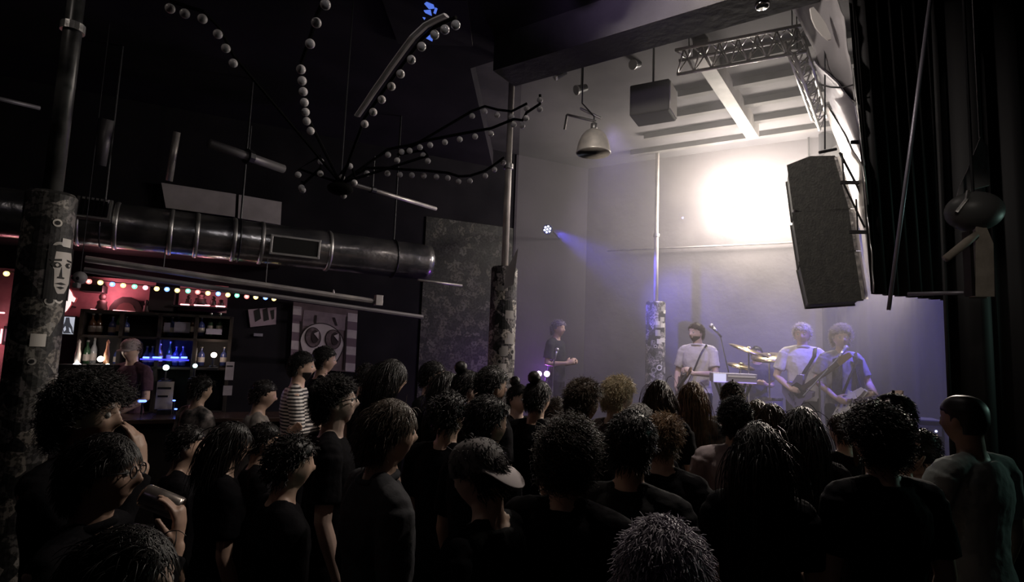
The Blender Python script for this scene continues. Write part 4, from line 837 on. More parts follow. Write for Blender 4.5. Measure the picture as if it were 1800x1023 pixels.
# open jacket front panels of the singer
for sg, c_ in ((1, -1), (-1, 1)):
    P = [Vector((sg*.055*sC, .118*sC, 1.44*sC)), Vector((sg*.16*sC, .118*sC, 1.40*sC)), Vector((sg*.178*sC, .115*sC, 1.0*sC)), Vector((sg*.085*sC, .150*sC, .95*sC)), Vector((sg*.08*sC, .148*sC, 1.2*sC))]
    M().prism(P, (0, .012, 0)).build('jacket_panel', cloth((.04, .04, .055)), oC)
onstage(978, 584, 8.3, label='hazy frizzy-haired musician lit violet, far left of the stage', rz=RT(-120), hair='curly', hc=(.35, .3, .4), shirt=(.05, .05, .06), arms=('bent', 'bent'), H=1.78)
onstage(1330, 622, 7.9, label='faint drummer behind the drums between the two guitarists', rz=RT(165), hair='short', hc=DK, shirt=(.10, .09, .11), arms=('bent', 'bent'), H=1.50)
def guitar(label, body, P, neck, face, L=.62, bass=False, pick=None, strap=None, bs=1.0):
    """P: world centre of the body, neck: world direction, face: direction the top faces"""
    n = Vector(neck).normalized(); f = Vector(face); f = (f-n*f.dot(n)).normalized(); u = f.cross(n)
    t = thing('electric_guitar', label, 'guitar', P)
    G = lambda a, b, c: n*a+u*b+f*c
    out = [(-.20, 0), (-.19, .09), (-.12, .155), (-.03, .14), (.02, .105), (.08, .12), (.15, .14), (.20, .11), (.165, .07), (.11, .035), (.11, -.03), (.13, -.06), (.17, -.09), (.13, -.12), (.06, -.115), (0, -.10), (-.06, -.125), (-.14, -.15), (-.19, -.09)]
    out = [(a*bs, b*bs) for a, b in out]
    M().prism([G(a, b, -.02) for a, b in out], f*.04).build('guitar_body', body, t, bevel=.008)
    pg = [(-.06, .02), (-.02, .09), (.08, .09), (.12, .03), (.12, -.05), (.04, -.085), (-.04, -.06)]
    M().prism([G(a*bs, b*bs, .0205) for a, b in pg], f*.003).build('pickguard', pick or mat('pickguard_black', (.02, .02, .02), .3), t)
    rot = Matrix((n, u, f)).transposed()
    nk = M().box(G(.10+L/2, 0, .018), (L, .05, .022), rot=rot).build('neck', mat('guitar_neck', (.35, .22, .12), .4), t, bevel=.004)
    M().box(G(.10+L/2, 0, .031), (L, .048, .004), rot=rot).build('fretboard', mat('fretboard', (.12, .07, .05), .4), nk)
    M().prism([G(.10+L, -.022, .01), G(.10+L, .022, .01), G(.16+L, .045, .01), G(.28+L, .03, .01), (G(.28+L, -.015, .01))], f*.014).build('headstock', mat('guitar_neck', (.35, .22, .12), .4), nk, bevel=.003)
    m = M()
    for k in range(4 if bass else 6): m.tube([G(-.1, -.016+.032*k/5, .036), G(.12+L, -.016+.032*k/5, .036)], .0011, 4)
    m.build('strings', CHROME, t)
    for a in (-.02, .07): M().box(G(a, 0, .028), (.02, .07, .014), rot=rot).build('pickup', BLACK, t)
    M().box(G(-.10, 0, .028), (.03, .08, .016), rot=rot).build('bridge', CHROME, t)
    for b in (-.09, -.075): M().tube([G(b-.03, b, .02), G(b-.03, b, .035)], .01, 8).build('knob', CHROME, t)
    if strap: M().tube([Vector(q)-Vector(P) for q in strap], .024, 8, True, flat=.15, upv=f).build('strap', BLACK, t, smooth=True)
    return t
def gl(o, v, s): return local_to_world(o, Vector(v)*s)
def gd(o, v): return Matrix.Rotation(o.rotation_euler.z, 3, 'Z')@Vector(v)
guitar('dark bass guitar slung on the bearded guitarist in the pale shirt', mat('bass_body', (.10, .06, .05), .3), gl(oA, (.13, .22, .96), sA), gd(oA, (-.5, .8, .25)), gd(oA, (.5, 1, .3)), .62, True,
       strap=[gl(oA, (.05, .2, 1.0), sA), gl(oA, (-.02, .145, 1.2), sA), gl(oA, (-.09, .13, 1.38), sA), gl(oA, (-.12, .06, 1.475), sA), gl(oA, (-.12, -.08, 1.43), sA)])
guitar('electric guitar of the blond guitarist, its neck rising to the right', mat('guitar_violet', (.30, .26, .5), .3), gl(oB, (.10, .20, .98), sB), gd(oB, (-.33, .75, .45)), gd(oB, (.4, 1, .1)), .6,
       strap=[gl(oB, (.10, .17, 1.05), sB), gl(oB, (.02, .14, 1.2), sB), gl(oB, (-.09, .13, 1.38), sB), gl(oB, (-.12, .06, 1.475), sB)])
guitar('white-plated guitar held low by the frizzy-haired singer', mat('guitar_white', (.85, .82, .78), .3), gl(oC, (.06, .24, .93), sC), gd(oC, (-.15, .95, .2)), gd(oC, (.9, .5, .5)), .45, pick=mat('pickguard_white', (.95, .92, .88), .4), bs=1.05,
       strap=[gl(oC, (.1, .18, 1.0), sC), gl(oC, (.0, .15, 1.2), sC), gl(oC, (-.09, .14, 1.38), sC), gl(oC, (-.12, .06, 1.475), sC)])
def mic_stand(name_label, px, Y, hz_, tip, micdir, grp='microphone stands on the stage'):
    p = at(px, 650, Y); t = thing('microphone_stand', name_label, 'microphone stand', (p.x, p.y, SH), 0, grp)
    M().lathe([(.13, 0), (.13, .012), (.03, .03), (.013, .035)], 20).build('base', DARKM, t)
    M().tube([(0, 0, .02), (0, 0, hz_)], .010, 8).build('pole', mat('stand_metal', (.3, .3, .32), .35, .8), t)
    T_ = Vector(tip)-Vector((p.x, p.y, SH)); d_ = (T_-Vector((0, 0, hz_))).normalized()
    M().tube([Vector((0, 0, hz_))-d_*.25, T_], .008, 8).build('boom', mat('stand_metal', (.3, .3, .32), .35, .8), t)
    md = Vector(micdir).normalized(); mo = M().tube([T_-md*.02, T_+md*.14], [.012, .019], 12).build('microphone', mat('mic_body', (.5, .5, .5), .3, .7), t, smooth=True)
    M().sph(T_+md*.16, .027, 14, 10).build('grille_ball', mat('mic_mesh', (.7, .68, .66), .4, .5), mo, smooth=True)
    return t
mouthC = gl(oC, (.0, .15, 1.56), sC)
mic_stand('microphone stand reaching to the mouth of the frizzy-haired singer', 1440, 5.95, 1.15, mouthC+Vector((-.16, -.12, -.12)), (.7, .5, .55))
mic_stand('microphone stand right of the bearded guitarist, ball mic in the air', 1281, 6.9, 1.15, at(1266, 590, 6.8), (-.6, -.1, .6))
mic_stand('microphone stand lit violet on the far left of the stage', 972, 8.0, .85, at(974, 634, 7.9), (.2, -.2, .9))
# cymbals and drums
def drum_thing(kind, label, loc, **k): return thing(kind, label, 'drum' if 'drum' in kind else 'cymbal', loc, 0, 'drum kit')
BRASS = mat('cymbal_brass', (.75, .62, .35), .25, 1); DS = mat('drum_shell', (.16, .14, .2), .3); HEAD = mat('drum_head', (.7, .68, .66), .5)
kc = at(1330, 720, 7.2); kc.z = SH
t = drum_thing('bass_drum', 'bass drum at the heart of the kit, mid stage', kc)
dq = Vector((.12, 1, 0)).normalized(); M().tube([(0, 0, .28), Vector((0, 0, .28))+dq*.4], .28, 32).build('shell', DS, t, smooth=False)
M().tube([Vector((0, 0, .28))-dq*.012, Vector((0, 0, .28))+dq*.0], .27, 32).build('drum_skin', HEAD, t)
M().tube([Vector((0, 0, .28))+Vector((.285*math.cos(q), 0, .285*math.sin(q))) for q in np.linspace(0, 6.283, 33)], .014, 6).build('hoop', CHROME, t)
for dx in (-.2, .2): M().tube([(dx, .1, .3), (dx*1.9, -.06, .0)], .01, 6).build('leg', CHROME, t)
for dx, dy, z, r_, lb in ((-.24, .1, .72, .15, 'left rack tom drum above the bass drum'), (.2, .1, .72, .16, 'right rack tom drum above the bass drum')):
    t = drum_thing('tom_drum', lb, kc+Vector((dx, dy, z-.1)));  M().lathe([(r_, 0), (r_, .22)], 28).build('shell', DS, t); M().lathe([(r_+.008, .21), (r_+.008, .235), (r_-.01, .235)], 28).build('hoop', CHROME, t)
    M().tube([(0, 0, .05), (-dx*.7, 0.05, -.16)], .012, 6).build('bracket', CHROME, t)
for (x, y, Y, tilt, r_, lb) in ((1316, 612, 7.0, .25, .24, 'tilted crash cymbal left of the drummer'), (1352, 624, 7.3, -.2, .22, 'ride cymbal right of the drummer'), (1302, 640, 7.2, .1, .17, 'small low hi-hat cymbal by the keyboard end')):
    q = at(x, y, Y); t = drum_thing('crash_cymbal', lb, (q.x, q.y, SH)); h = q.z-SH
    m = M().lathe([(r_, 0), (r_*.5, .018), (.035, .028), (.03, .045), (.008, .05)], 28); R_ = np.array(Matrix.Rotation(tilt, 3, 'Y')@Matrix.Rotation(.25, 3, 'X')); m.V = [v@R_.T+np.array([0, 0, h-.03]) for v in m.V]; m.build('cymbal_plate', BRASS, t, smooth=True)
    M().tube([(0, 0, 0.02), (0, 0, h+.03)], .010, 8).build('stand_pole', CHROME, t)
    m = M(); [m.tube([(0, 0, .3), (.22*math.cos(a_), .22*math.sin(a_), .01)], .008, 6) for a_ in (0.4, 2.5, 4.6)]; m.build('tripod', CHROME, t)
# keyboard on its stand
p = at(1288, 664, 6.35); t = thing('keyboard', 'keyboard with a glowing white and violet front panel, on a stand', 'keyboard', (p.x, p.y, SH), RT(-12)); kz = p.z-SH
M().box((0, 0, kz), (.46, .26, .10)).build('case', mat('keyboard_case', (.35, .32, .4), .4), t, bevel=.008)
M().box((-.155, -.134, kz+.0), (.13, .006, .085)).build('lit_panel', mat('keyboard_panel', (.7, .7, .9), .4, emis=.75, ecol=(.62, .62, .95)), t)
M().box((.07, -.134, kz+.02), (.28, .006, .02)).build('keys', mat('white_keys', (.85, .82, .8), .35), t)
M().box((0, -.134, kz-.045), (.44, .006, .01)).build('lit_strip', mat('violet_strip', (.5, .4, .9), .4, emis=.8, ecol=(.45, .35, .95)), t)
m = M()
for sx in (-.16, .16): m.tube([(sx, -.2, .02), (-sx, .16, kz-.06)], .015, 8).tube([(sx, .2, .02), (-sx, -.14, kz-.06)], .015, 8)
m.build('stand', DARKM, t)
# amplifiers and racks
def amp(label, px, py, Y, w_, h_, leds, cat='amplifier'):
    p = at(px, py, Y); t = thing('amplifier', label, cat, (p.x, p.y, SH), RT(-20), 'stage amplifiers')
    M().box((0, 0, h_/2+.01), (w_, .32, h_)).build('cabinet', mat('amp_black', (.05, .05, .06), .6), t, bevel=.012)
    M().box((0, -.163, h_*.42), (w_*.9, .01, h_*.66)).build('grille_cloth', mat('amp_grille', (.12, .11, .13), .8, noise=60), t)
    pn = M().box((0, -.165, h_*.88), (w_*.9, .012, h_*.12)).build('control_panel', mat('amp_panel', (.4, .4, .42), .4, .5), t)
    for (dx, col, e) in leds: M().sph((dx, -.172, h_*.88), .022 if e > 3 else .011, 10, 6).build('led', mat('led_%d_%.1f' % (int(col[0]*9+col[2]*90), e), col, .3, emis=e, ecol=col), pn)
amp('amplifier with a bright greenish pilot lamp, under the keyboard', 1262, 690, 6.5, .5, .62, [(-.08, (.6, .95, .9), 5), (-.02, (.4, .6, 1), 2), (.03, (.4, .6, 1), 2)])
amp('blue-lit amplifier with two glowing dots right of the singer', 1530, 700, 6.3, .75, .80, [(-.02, (.4, .45, 1), 9), (.07, (.35, .4, 1), 6), (-.15, (.2, .2, 1), 2)])
amp('tall dark speaker cabinet at the right end of the stage', 1592, 700, 5.9, .55, .78, [(.2, (.6, .6, 1), 2.5)])
# purple footlights at the left of the stage
for (x, y, lb) in ((947, 657, 'violet footlight behind the topknot, left of the pair'), (961, 657, 'violet footlight behind the topknot, right of the pair')):
    q = at(x, y, 8.0); t = thing('footlight', lb, 'stage light', (q.x, q.y, q.z), 0, 'violet footlights')
    M().tube([(0, -.03, 0), (0, .08, 0)], [.05, .04], 16).build('lamp_housing', BLACK, t); M().tube([(0, -.036, 0), (0, -.031, 0)], .04, 16).build('lens', mat('violet_lens', (.9, .7, 1), .3, emis=9, ecol=(.75, .45, 1)), t)
    M().tube([(0, .03, -.04), (0, .03, SH-q.z)], .012, 8).build('stand_pole', DARKM, t)
# foot monitors at the stage edge
for (x, Y, lb) in ((1200, 6.45, 'black floor monitor at the stage edge, below the bearded guitarist'), (1400, 5.75, 'black floor monitor at the stage edge, below the blond guitarist')):
    p = at(x, 790, Y); t = thing('floor_monitor', lb, 'loudspeaker', (p.x, p.y, SH), RT(160), 'floor monitors')
    M().prism([(-.25, .15, 0), (-.25, -.15, 0), (-.25, -.15, .1), (-.25, .05, .3), (-.25, .15, .3)], (.5, 0, 0)).build('cabinet', mat('amp_black', (.05, .05, .06), .6), t, bevel=.01)

# ------------------------------------------------------------------ the bar (all in the frame of the bar wall: X along, -Y towards the room)
def bar_thing(name, label, cat, px, py, off=.15, group=None): return thing(name, label, cat, bw(px, py, off), RB, group)
K = 7.25/1000     # metres per photo pixel near the bar wall
def bx_px(m, x0, x1, y0, y1, d, root, off, mi=0):
    """box covering photo pixels on the plane 'off' in front of the wall, d deep (away from the room)"""
    A_ = loc_of(root, bw(x0, (y0+y1)/2, off)); B_ = loc_of(root, bw(x1, (y0+y1)/2, off)); C_ = loc_of(root, bw((x0+x1)/2, y0, off)); D_ = loc_of(root, bw((x0+x1)/2, y1, off))
    return m.box(((A_.x+B_.x)/2, A_.y+d/2, (C_.z+D_.z)/2), (abs(B_.x-A_.x), d, abs(C_.z-D_.z)), mi=mi)
PINKW = mat('pink_wall', (.62, .30, .33), .7, noise=5, alt=(.45, .2, .24))  # dusty pink colour for three parts of the bar wall
for i, (x0, x1, y0, y1) in enumerate(((-60, 40, 470, 720), (106, 268, 488, 560), (312, 398, 500, 548))):
    p = bw(x0, y1, .012); q = bw(x1, y1, .012); zt = bw((x0+x1)/2, y0, .012).z; zb = bw((x0+x1)/2, y1, .012).z; p.z = q.z = zb
    struct(M().prism([p, q, q+Vector((0, 0, zt-zb)), p+Vector((0, 0, zt-zb))], BV*-.01), 'wall_bar_pink_%d' % (i+1), PINKW)
# soffit above the coloured bulbs
p = bw(-80, 470, 1.0); q = bw(492, 520, 1.0); L_ = (q-p).length
struct(M().box((-1.0, .48, .10), (L_+2.0, 1.0, .22)), 'ceiling_soffit', BLACK, loc=((p.x+q.x)/2, (p.y+q.y)/2, 2.98), rz=RB)
# back bar shelving unit
t = bar_thing('back_bar_shelves', 'dark wooden back-bar shelving stocked behind the bar', 'shelf', 265, 640, .02); t.location.z = 0
def zpx(y, x=260, off=.3): return bw(x, y, off).z
xa = loc_of(t, bw(140, 600, .3)).x; xb = loc_of(t, bw(404, 600, .3)).x
for z in (.12, 1.05, zpx(644), zpx(592), zpx(549)):
    M().box(((xa+xb)/2, -.16, z-.015), (xb-xa, .30, .03)).build('shelf_board', WOODD, t)
for k in range(5): M().box((xa+(xb-xa)*k/4, -.16, zpx(549)/2), (.04, .30, zpx(549))).build('upright', WOODD, t)
M().box(((xa+xb)/2, -.006, zpx(549)/2), (xb-xa, .012, zpx(549))).build('back_panel', BLACK, t)
BLUEG = mat('blue_led_strip', (.2, .3, 1), .3, emis=4, ecol=(.12, .22, 1))
for x0, x1 in ((251, 262), (268, 284), (300, 314), (318, 329)):
    m = M(); bx_px(m, x0, x1, 627, 630, .02, t, .34); m.build('blue_led_strip', BLUEG, t)
m = M(); bx_px(m, 246, 332, 631, 633.5, .02, t, .34); m.build('blue_led_strip', mat('blue_led_dim', (.05, .06, .8), .3, emis=1.4, ecol=(.05, .05, 1)), t)
# bottles, one object each
GLS = [mat('bottle_green', (.03, .08, .04), .1, spec=.9), mat('bottle_brown', (.09, .04, .02), .1, spec=.9), mat('bottle_clear', (.35, .36, .38), .08, spec=.9), mat('bottle_blue', (.06, .08, .25), .1, spec=.9)]
LBm = mat('bottle_label', (.5, .45, .42), .6)
proto = {}
def bottle(x, shelf_y, kind, off, lb, grp):
    q = bw(x, shelf_y, off); key = kind % 4
    if key not in proto:
        t = thing('bottle', lb, 'bottle', q, RB, grp); h = (.30, .27, .33, .24)[key]; r_ = (.037, .04, .034, .042)[key]
        M().lathe([(0, 0), (r_, .003), (r_, h*.58), (r_*.8, h*.68), (.014, h*.78), (.013, h*.97), (.016, h)], 16).build('glass_body', GLS[key], t, smooth=True)
        M().lathe([(r_+.001, h*.2), (r_+.001, h*.46)], 16).build('bottle_label', LBm, t); M().lathe([(.017, h*.95), (.017, h*1.02), (0, h*1.02)], 10).build('bottle_cap', STEEL, t)
        proto[key] = t; return t
    t0 = proto[key]; c_ = t0.copy(); S.collection.objects.link(c_); c_.location = q; c_['label'] = lb; c_['group'] = grp
    for ch in t0.children:
        d_ = ch.copy(); S.collection.objects.link(d_); d_.parent = c_
    return c_
rr = random.Random(3)
for y, grp, lb, xs in ((591, 'bottles on the upper back-bar shelf', 'dim bottle in the row on the upper back-bar shelf', (160, 172, 196, 208, 219, 288, 300, 312, 324, 338, 352, 368, 384)),
                       (643, 'bottles on the blue-lit back-bar shelf', 'bottle on the back-bar shelf by the blue light', (150, 162, 205, 256, 266, 278, 296, 308, 320, 340, 352, 392))):
    for x in xs: bottle(x, y, rr.randrange(4), rr.uniform(.12, .22), lb, grp)
for x, lb in ((135, 'tall pale slim bottle, left one of two standing behind the bar globes'), (186, 'tall orange slim bottle, right one of two behind the bar globes')):
    t = thing('tall_bottle', lb, 'bottle', bw(x, 640, .45), RB)
    M().lathe([(0, 0), (.03, .004), (.03, .12), (.018, .17), (.014, .24), (.02, .25), (.014, .27), (0, .29)], 16).build('glass_body', mat('tall_bottle_%d' % x, (.45, .4, .36) if x < 150 else (.55, .26, .16), .2), t, smooth=True)
    M().box((0, 0, -.3), (.3, .3, .6)).build('counter_block', BLACK, t)
# globe lamps at the bar
for x, y, r_, c_, e, lb in ((135, 643, 6.0, (1, .97, .97), 9, 'round white globe lamp, leftmost on the bar'), (177, 631, 5.0, (1, .88, .75), 7, 'warm globe lamp under the orange slim bottle'), (189, 643, 4.0, (.9, 1, .8), 5, 'small greenish globe lamp beside the warm one'),
                            (292, 646, 5.0, (.72, 1, .85), 6, 'greenish white globe lamp below the blue shelf'), (376, 624, 5.0, (1, .82, .7), 10, 'warm glowing globe lamp at the right of the bar'), (343, 643, 4.0, (.6, .9, .9), 2.5, 'small cool lamp with a dark bar, right of the blue shelf')):
    t = thing('globe_lamp', lb, 'lamp', bw(x, y, .5), RB); M().sph((0, 0, 0), r_*K*.92, 20, 14).build('glowing_globe', mat('globe_glow_%d' % x, c_, .3, emis=e, ecol=c_), t, smooth=True)
    M().tube([(0, 0, -r_*K*.8), (0, 0, -.14)], .012, 8).lathe([(.04, -.15), (.04, -.13), (.01, -.13)], 14).build('lamp_foot', DARKM, t); M().box((0, .2, -.17), (.12, .6, .03)).build('mount', DARKM, t)
# neon tube under the dark arch; shelf trinkets
PK = mat('pink_neon', (1, .5, .5), .3, emis=3, ecol=(1, .42, .45))
t = bar_thing('arched_clock', 'dark arch-shaped ornament with a pink neon tube under it', 'ornament', 220, 549, .2)
k = K; arc = [(-23*k, 0), (-22*k, 8*k), (-16*k, 19*k), (-6*k, 25*k), (6*k, 25*k), (16*k, 19*k), (22*k, 8*k), (23*k, 0)]
M().prism([(a_, .02, z) for a_, z in arc], (0, .10, 0)).build('arch_body', mat('arch_dark', (.03, .015, .015), .5), t, bevel=.01)
M().prism([(a_*.6, .012, z*.6+.01) for a_, z in arc], (0, .008, 0)).build('arch_face', mat('arch_face', (.10, .04, .04), .5), t)
M().tube([(-16*k, -.02, .012), (16*k, -.02, .004)], .011, 10, 'round').build('neon_tube', PK, t, smooth=True)
for x0, x1, y, lb in ((160, 169, 544, 'short pink neon tube left of the arch-shaped ornament'), (180, 195, 546, 'pink neon tube touching the left side of the arch-shaped ornament'), (246, 254, 550, 'tiny pink neon tube right of the arch-shaped ornament'), (318, 332, 535, 'pink tube on the figurine shelf, left'), (342, 368, 536, 'pink tube on the figurine shelf, middle'), (380, 395, 538, 'pink tube on the figurine shelf, right'), (-12, 7, 549, 'pink tube at the photo edge left of the thick column')):
    P_ = bw(x0, y, .24); Q_ = bw(x1, y+1, .24); o = M().tube([(0, 0, 0), Q_-P_], .009, 8, 'round').tube([(0, 0, -.005), Vector(BV*-.2)], .006, 6).build('neon_tube', PK, loc=P_, smooth=True); tag(o, lb, 'neon tube')
def figurine(x, y, h, w_, lb, seed):
    r1 = random.Random(seed); t = bar_thing('figurine', lb, 'figurine', x, y, .2, 'figurines on the red-lit shelf')
    h *= K; w_ *= K; M().lathe([(w_*.45, 0), (w_*.5, h*.1), (w_*.38, h*.35), (w_*.42, h*.5), (w_*.18, h*.62)], 14).build('body', mat('figurine_dark', (.04, .02, .02), .5), t, smooth=True)
    M().sph((0, 0, h*.78), (w_*.30, w_*.28, h*.22), 14, 10).build('head', mat('figurine_dark', (.04, .02, .02), .5), t, smooth=True)
for x, y, h, w_, lb in ((178, 545, 28, 18, 'broad dark figurine left of the arch-shaped ornament'), (256, 549, 22, 10, 'slim dark figurine right of the arch-shaped ornament'), (331, 534, 16, 11, 'small figurine first from the left on the red-lit shelf'), (352, 536, 22, 22, 'widest figurine in the middle of the red-lit shelf'), (374, 537, 17, 12, 'figurine right of the widest one on the red-lit shelf'), (388, 538, 12, 12, 'smallest figurine at the right end of the red-lit shelf')): figurine(x, y, h, w_, lb, x)
t = bar_thing('wall_shelf', 'long dark shelf under the neon tubes and figurines', 'shelf', 255, 551, .02)
m = M(); bx_px(m, 142, 300, 550, 553, .26, t, .28); bx_px(m, 300, 400, 538, 541, .26, t, .28); m.build('shelf_board', BLACK, t)
m = M(); bx_px(m, 262, 306, 505, 546, .2, t, .22); m.build('dark_box', BLACK, t); m = M(); bx_px(m, 140, 180, 500, 512, .3, t, .32); m.build('dark_panel', BLACK, t)
# glowing pennant-shaped sign, screen, skull, papers
t = bar_thing('star_sign', 'glowing pinkish-white pointed sign beside the thick dark column', 'sign', 108, 552, .35)
def px2(root, x, y, off): return loc_of(root, bw(x, y, off))
P = [(108, 519), (113, 514), (119, 510), (121, 508), (125, 514), (127, 520), (132, 524), (129, 531), (124, 529), (123, 536), (116, 546), (109, 552)]
M().prism([px2(t, x, y, .35) for x, y in P], (0, .03, 0)).build('sign_face', mat('sign_glow', (1, .8, .8), .4, emis=1.05, ecol=(1, .80, .78)), t); M().prism([px2(t, x+(x-116)*.12, y+(y-530)*.07, .35)+Vector((0, .032, 0)) for x, y in P], (0, .03, 0)).build('sign_back', mat('sign_back', (.5, .12, .12), .5), t)
M().tube([(.05, .05, .1), (.05, .34, .1)], .01, 6).build('bracket', DARKM, t)
t = bar_thing('television', 'small screen showing a grey figure, beside the thick dark column', 'screen', 118, 590, .3)
m = M(); bx_px(m, 104, 132, 555, 589, .05, t, .3); m.build('screen_case', BLACK, t, bevel=.004)
m = M(); bx_px(m, 106.5, 130, 557, 587, .004, t, .305); m.build('screen_glass', mat('screen_glow', (.5, .52, .6), .3, emis=.62, ecol=(.62, .66, .78)), t)
SD = mat('screen_dark', (.05, .05, .07), .4, emis=.08, ecol=(.4, .42, .5))
for pl in ([(111, 586), (110, 574), (114, 566), (116, 558), (122, 558), (123, 567), (127, 575), (129, 586)],): M().prism([px2(t, x, y, .309) for x, y in pl], (0, .003, 0)).build('screen_figure', SD, t)
for pl in ([(111, 578), (115, 573), (116, 579), (113, 583)], [(121, 575), (124, 578), (126, 586), (122, 583)]): M().prism([px2(t, x, y, .313) for x, y in pl], (0, .003, 0)).build('screen_figure', mat('screen_glow', (.5, .52, .6)), t)
M().tube([(0, .05, .1), (0, .29, .1)], .015, 6).build('bracket', DARKM, t)
sk_ = at(140, 492, 5.3); t = thing('skull_ornament', 'small grey skull ornament hanging among the coloured bulbs', 'ornament', sk_)
M().sph((0, 0, .02), (.055, .065, .06), 20, 14).build('cranium', mat('bone', (.35, .33, .34), .5), t, smooth=True); M().box((.0, -.03, -.055), (.055, .05, .05)).build('jaw', mat('bone', (.35, .33, .34), .5), t, bevel=.012)
for sx in (-.022, .022): M().sph((sx, -.055, .01), (.015, .012, .016), 10, 8).build('eye_socket', BLACK, t)
M().tube([(0, 0, .07), (0, 0, CEIL-sk_.z)], .004, 6).build('cord', DARKM, t)
def paper(x0, x1, y0, y1, off, lb, col=(.55, .5, .47), marks=0, lean=0, cat='paper', nm='paper_sheet'):
    t = bar_thing(nm, lb, cat, (x0+x1)/2, y1, off)
    m = M(); bx_px(m, x0, x1, y0, y1, .012, t, off); m.build('sheet', mat('paper_%d' % int(col[0]*100), col, .7, noise=9, alt=tuple(c*.8 for c in col)), t)
    for k in range(marks):
        m = M(); yy = y0+(y1-y0)*(.2+.3*k); bx_px(m, x0+3, x0+(x1-x0)*(.9-.2*k), yy, yy+max(1.2, (y1-y0)*.07), .004, t, off+.004); m.build('dark_mark', BLACK, t)
    return t
t = paper(274, 304, 671, 719, 1.05, 'tall pale paper sheet standing on the bar before the bartender', (.62, .54, .48), 2); t.location.z += 0
M().box((0, .1, -.11), (.14, .22, .2)).build('stand_block', BLACK, t)
paper(396, 411, 636, 668, .45, 'pale paper notice at the right end of the bar, the upper one', (.38, .34, .38), 1); paper(392, 408, 678, 695, .6, 'small pale paper at the right end of the bar, the lower one', (.4, .36, .4))
paper(306, 334, 566, 585, .25, 'pale card leaning on the upper back-bar shelf', (.3, .28, .36)); paper(288, 299, 567, 584, .25, 'narrow grey card left of the pale card on the upper shelf', (.22, .2, .27)); paper(362, 390, 578, 588, .3, 'low grey tray on the upper back-bar shelf, right', (.26, .25, .34), cat='tray', nm='serving_tray')
t = bar_thing('tilted_poster', 'small tilted pinkish poster on the dark wall right of the coloured bulbs', 'poster', 460, 560, .03)
M().prism([px2(t, x, y, .03) for x, y in ((436, 544), (486, 540), (485, 570), (440, 575))], (0, .012, 0)).build('sheet', mat('poster_pink', (.36, .27, .33), .7), t)
for pl in ([(446, 546), (456, 542), (459, 560), (449, 566)], [(462, 544), (470, 541), (473, 562), (464, 565)], [(475, 546), (482, 544), (482, 560), (478, 562)]): M().prism([px2(t, x, y, .034) for x, y in pl], (0, .004, 0)).build('dark_mark', BLACK, t)
m = M(); bx_px(m, 446, 462, 586, 591, .02, t, .04); m.build('small_card', mat('paper_30', (.3, .28, .36), .7), t)
# bar light string
t = thing('string_lights', 'string of coloured round bulbs along the front edge of the bar ceiling', 'string lights', bw(12, 480, 1.02), RB)
BCOL = {'y': (1, .72, .25), 'r': (1, .22, .2), 'b': (.18, .35, 1), 'g': (.15, .8, .4), 'p': (1, .35, .45)}
seq = [(12, 480, 'y'), (60, 485, 'r'), (116, 490, 'y'), (157, 494, 'r'), (177, 496, 'y'), (198, 499, 'b'), (217, 501, 'y'), (237, 503, 'g'), (256, 505, 'p'), (276, 507, 'y'), (294, 508, 'b'), (312, 510, 'y'), (331, 511, 'g'), (348, 513, 'r'), (366, 515, 'y'), (384, 516, 'b'), (401, 518, 'y'), (417, 519, 'g'), (434, 521, 'r'), (450, 522, 'y'), (467, 523, 'b'), (482, 525, 'y')]
P = [px2(t, x, y-4, 1.02) for x, y, c_ in seq]; M().tube([q for p in P for q in (p, p+Vector((.04, 0, -.008)))], .005, 6).build('cable', BLACK, t)
for (x, y, c_), p in zip(seq, P):
    b_ = M().sph(p-Vector((0, 0, .03)), .027, 14, 10).build('coloured_bulb', mat('bulb_'+c_, BCOL[c_], .3, emis=2.4, ecol=BCOL[c_]), t, smooth=True)
    M().sph(p-Vector((0, .021, .03)), .013, 10, 8).build('bulb_white_core', mat('bulb_core', (1, 1, .9), .3, emis=2.2, ecol=(1, .93, .8)), b_, smooth=True)  # glare at the bulb centre, put in as a small white glowing ball
    M().tube([p-Vector((0, 0, .006)), p], .012, 8).build('socket', BLACK, b_)
# bits of the bar seen left of the thick column
t = bar_thing('framed_picture', 'small dark framed picture on the red wall left of the thick column', 'picture', 11, 605, .05)
m = M(); bx_px(m, 5, 17, 573, 606, .03, t, .05); m.build('dark_border', BLACK, t); m = M(); bx_px(m, 8, 15, 578, 600, .004, t, .053); m.build('print', mat('paper_22', (.22, .2, .27), .7), t)
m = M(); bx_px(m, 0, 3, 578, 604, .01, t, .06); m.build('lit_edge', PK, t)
# bar counter
t = thing('bar_counter', 'long dark bar counter below the coloured bulbs', 'counter', BW0+BV*1.15, RB)
M().box((.2, 0, .52), (5.4, .45, 1.04)).build('counter_body', WOODD, t); M().box((.2, -.04, 1.07), (5.5, .6, .05)).build('counter_top', mat('counter_top', (.05, .03, .025), .25), t, bevel=.008)
for x, y, lb in ((250, 705, 'blue-lit tap light on the bar left of the tall paper'), (306, 704, 'tiny blue lamp right of the tall paper, upper'), (309, 719, 'tiny white-blue lamp right of the tall paper, lower')):
    t = thing('bar_tap_light', lb, 'lamp', bw(x, y, 1.1), RB); M().tube([(-.03 if x < 300 else -.008, 0, 0), (.03 if x < 300 else .008, 0, 0)], .013 if x < 300 else .008, 8, 'round').build('blue_led', BLUEG, t, smooth=True); M().tube([(0, .02, -.02), (0, .02, 1.1-t.location.z)], .01, 6).build('stem', DARKM, t)
# bartender
pb = bw(234, 600, .62)
oD, sD = person('bartender in a dark T-shirt with a pale cap visor, behind the bar', 234, 592, pb.y, rz=RT(165), hair='cap', hc=BR, shirt=(.09, .05, .07), skin=0, det=1, arms=('low', 'low'), cap='front', capcol=(.35, .3, .3), head=(.2, -.15))
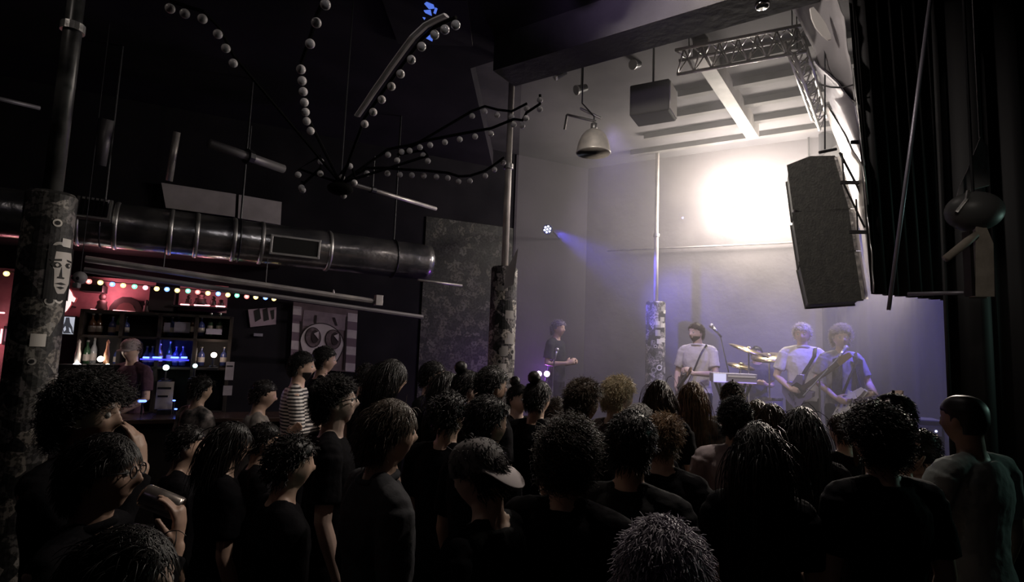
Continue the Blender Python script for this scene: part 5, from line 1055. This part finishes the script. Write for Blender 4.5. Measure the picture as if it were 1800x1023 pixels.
# big-eyed banner
t = bar_thing('painted_banner', 'tall painted banner with two huge oval eyes on a pale face', 'banner', 570, 650, .06)
bn = [(516, 528), (629, 543), (624, 655), (510, 645)]
def bp(u, v):
    x = (bn[0][0]*(1-u)+bn[1][0]*u)*(1-v)+(bn[3][0]*(1-u)+bn[2][0]*u)*v; y = (bn[0][1]*(1-u)+bn[1][1]*u)*(1-v)+(bn[3][1]*(1-u)+bn[2][1]*u)*v; return x, y
def bpoly(uv, lay, name, mt): return M().prism([px2(t, *bp(u, v), .06+lay*.006) for u, v in uv], (0, .005, 0)).build(name, mt, t)
cG = mat('banner_mauve', (.17, .12, .14), .8, noise=7, alt=(.12, .085, .10)); cP = mat('banner_pale', (.52, .46, .50), .8, noise=9, alt=(.44, .38, .43)); cD = mat('banner_dark', (.02, .012, .016), .8); cI = mat('banner_iris', (.14, .10, .12), .7, noise=16, alt=(.06, .04, .05)); cS = mat('banner_stripe', (.16, .11, .15), .8)
bpoly([(0, 0), (1, 0), (1, 1), (0, 1)], 0, 'banner_cloth', cG)
for side in (0, 1):
    for k in range(7):
        u0, u1 = (0, .13) if side == 0 else (.85, 1); bpoly([(u0, .08+k*.13), (u1, .08+k*.13), (u1, .08+(k+1)*.13), (u0, .08+(k+1)*.13)], 1, 'border_block', cP if k % 2 == 0 else cS)
def bell(cu, cv, ru, rv, n=28, lo=0, pw=1): return [(cu+ru*math.cos(q), cv+rv*math.sin(q)) for q in [2*math.pi*i/n for i in range(n)]]
def egg(): return [(.47+.33*math.cos(q)*(1-.22*max(0, math.sin(q))), .60+(.30 if math.sin(q) < 0 else .42)*math.sin(q)) for q in [2*math.pi*i/36 for i in range(36)]]
bpoly([(.17, .12), (.83, .12), (.85, .36), (.15, .36)], 1, 'forehead', mat('banner_brow', (.28, .22, .26), .8, noise=6, alt=(.2, .15, .19)))
for u in (.34, .62): bpoly([(u, .18), (u+.035, .18), (u+.03+(.05 if u > .5 else 0), .30), (u+(.05 if u > .5 else 0), .30)], 2, 'forehead_line', cD)
bpoly([(.12, .30), (.16, .30), (.155, .95), (.13, .95)], 2, 'border_line', cD); bpoly([(.83, .14), (.85, .14), (.84, .97), (.82, .97)], 2, 'border_line', cD)
E = egg(); bpoly([(a_+(a_-.47)*.06, b_+(b_-.6)*.05) for a_, b_ in E], 2, 'face_outline', cD); bpoly(E, 3, 'face', cP)
for cu in (.33, .64):
    bpoly(bell(cu, .52, .125, .155), 4, 'eye_outline', cD); bpoly(bell(cu, .52, .112, .143), 5, 'iris', cI); bpoly(bell(cu+.03, .505, .055, .10), 6, 'pupil', cD)
    bpoly([(cu+.01, .46), (cu+.085, .42), (cu+.085, .54)], 7, 'eye_glint', cP)
M().tube([px2(t, *bp(-.03, -.01), .07), px2(t, *bp(1.03, -.01), .07)], .012, 8).build('banner_rod', DARKM, t)
print('PEOPLE')
for i, a_ in enumerate(people):
    for b_ in people[:i]:
        d_ = math.hypot(a_[1]-b_[1], a_[2]-b_[2])
        if d_ < .50: print('CLOSE %.2f' % d_, a_[0][:40], '|', b_[0][:40])
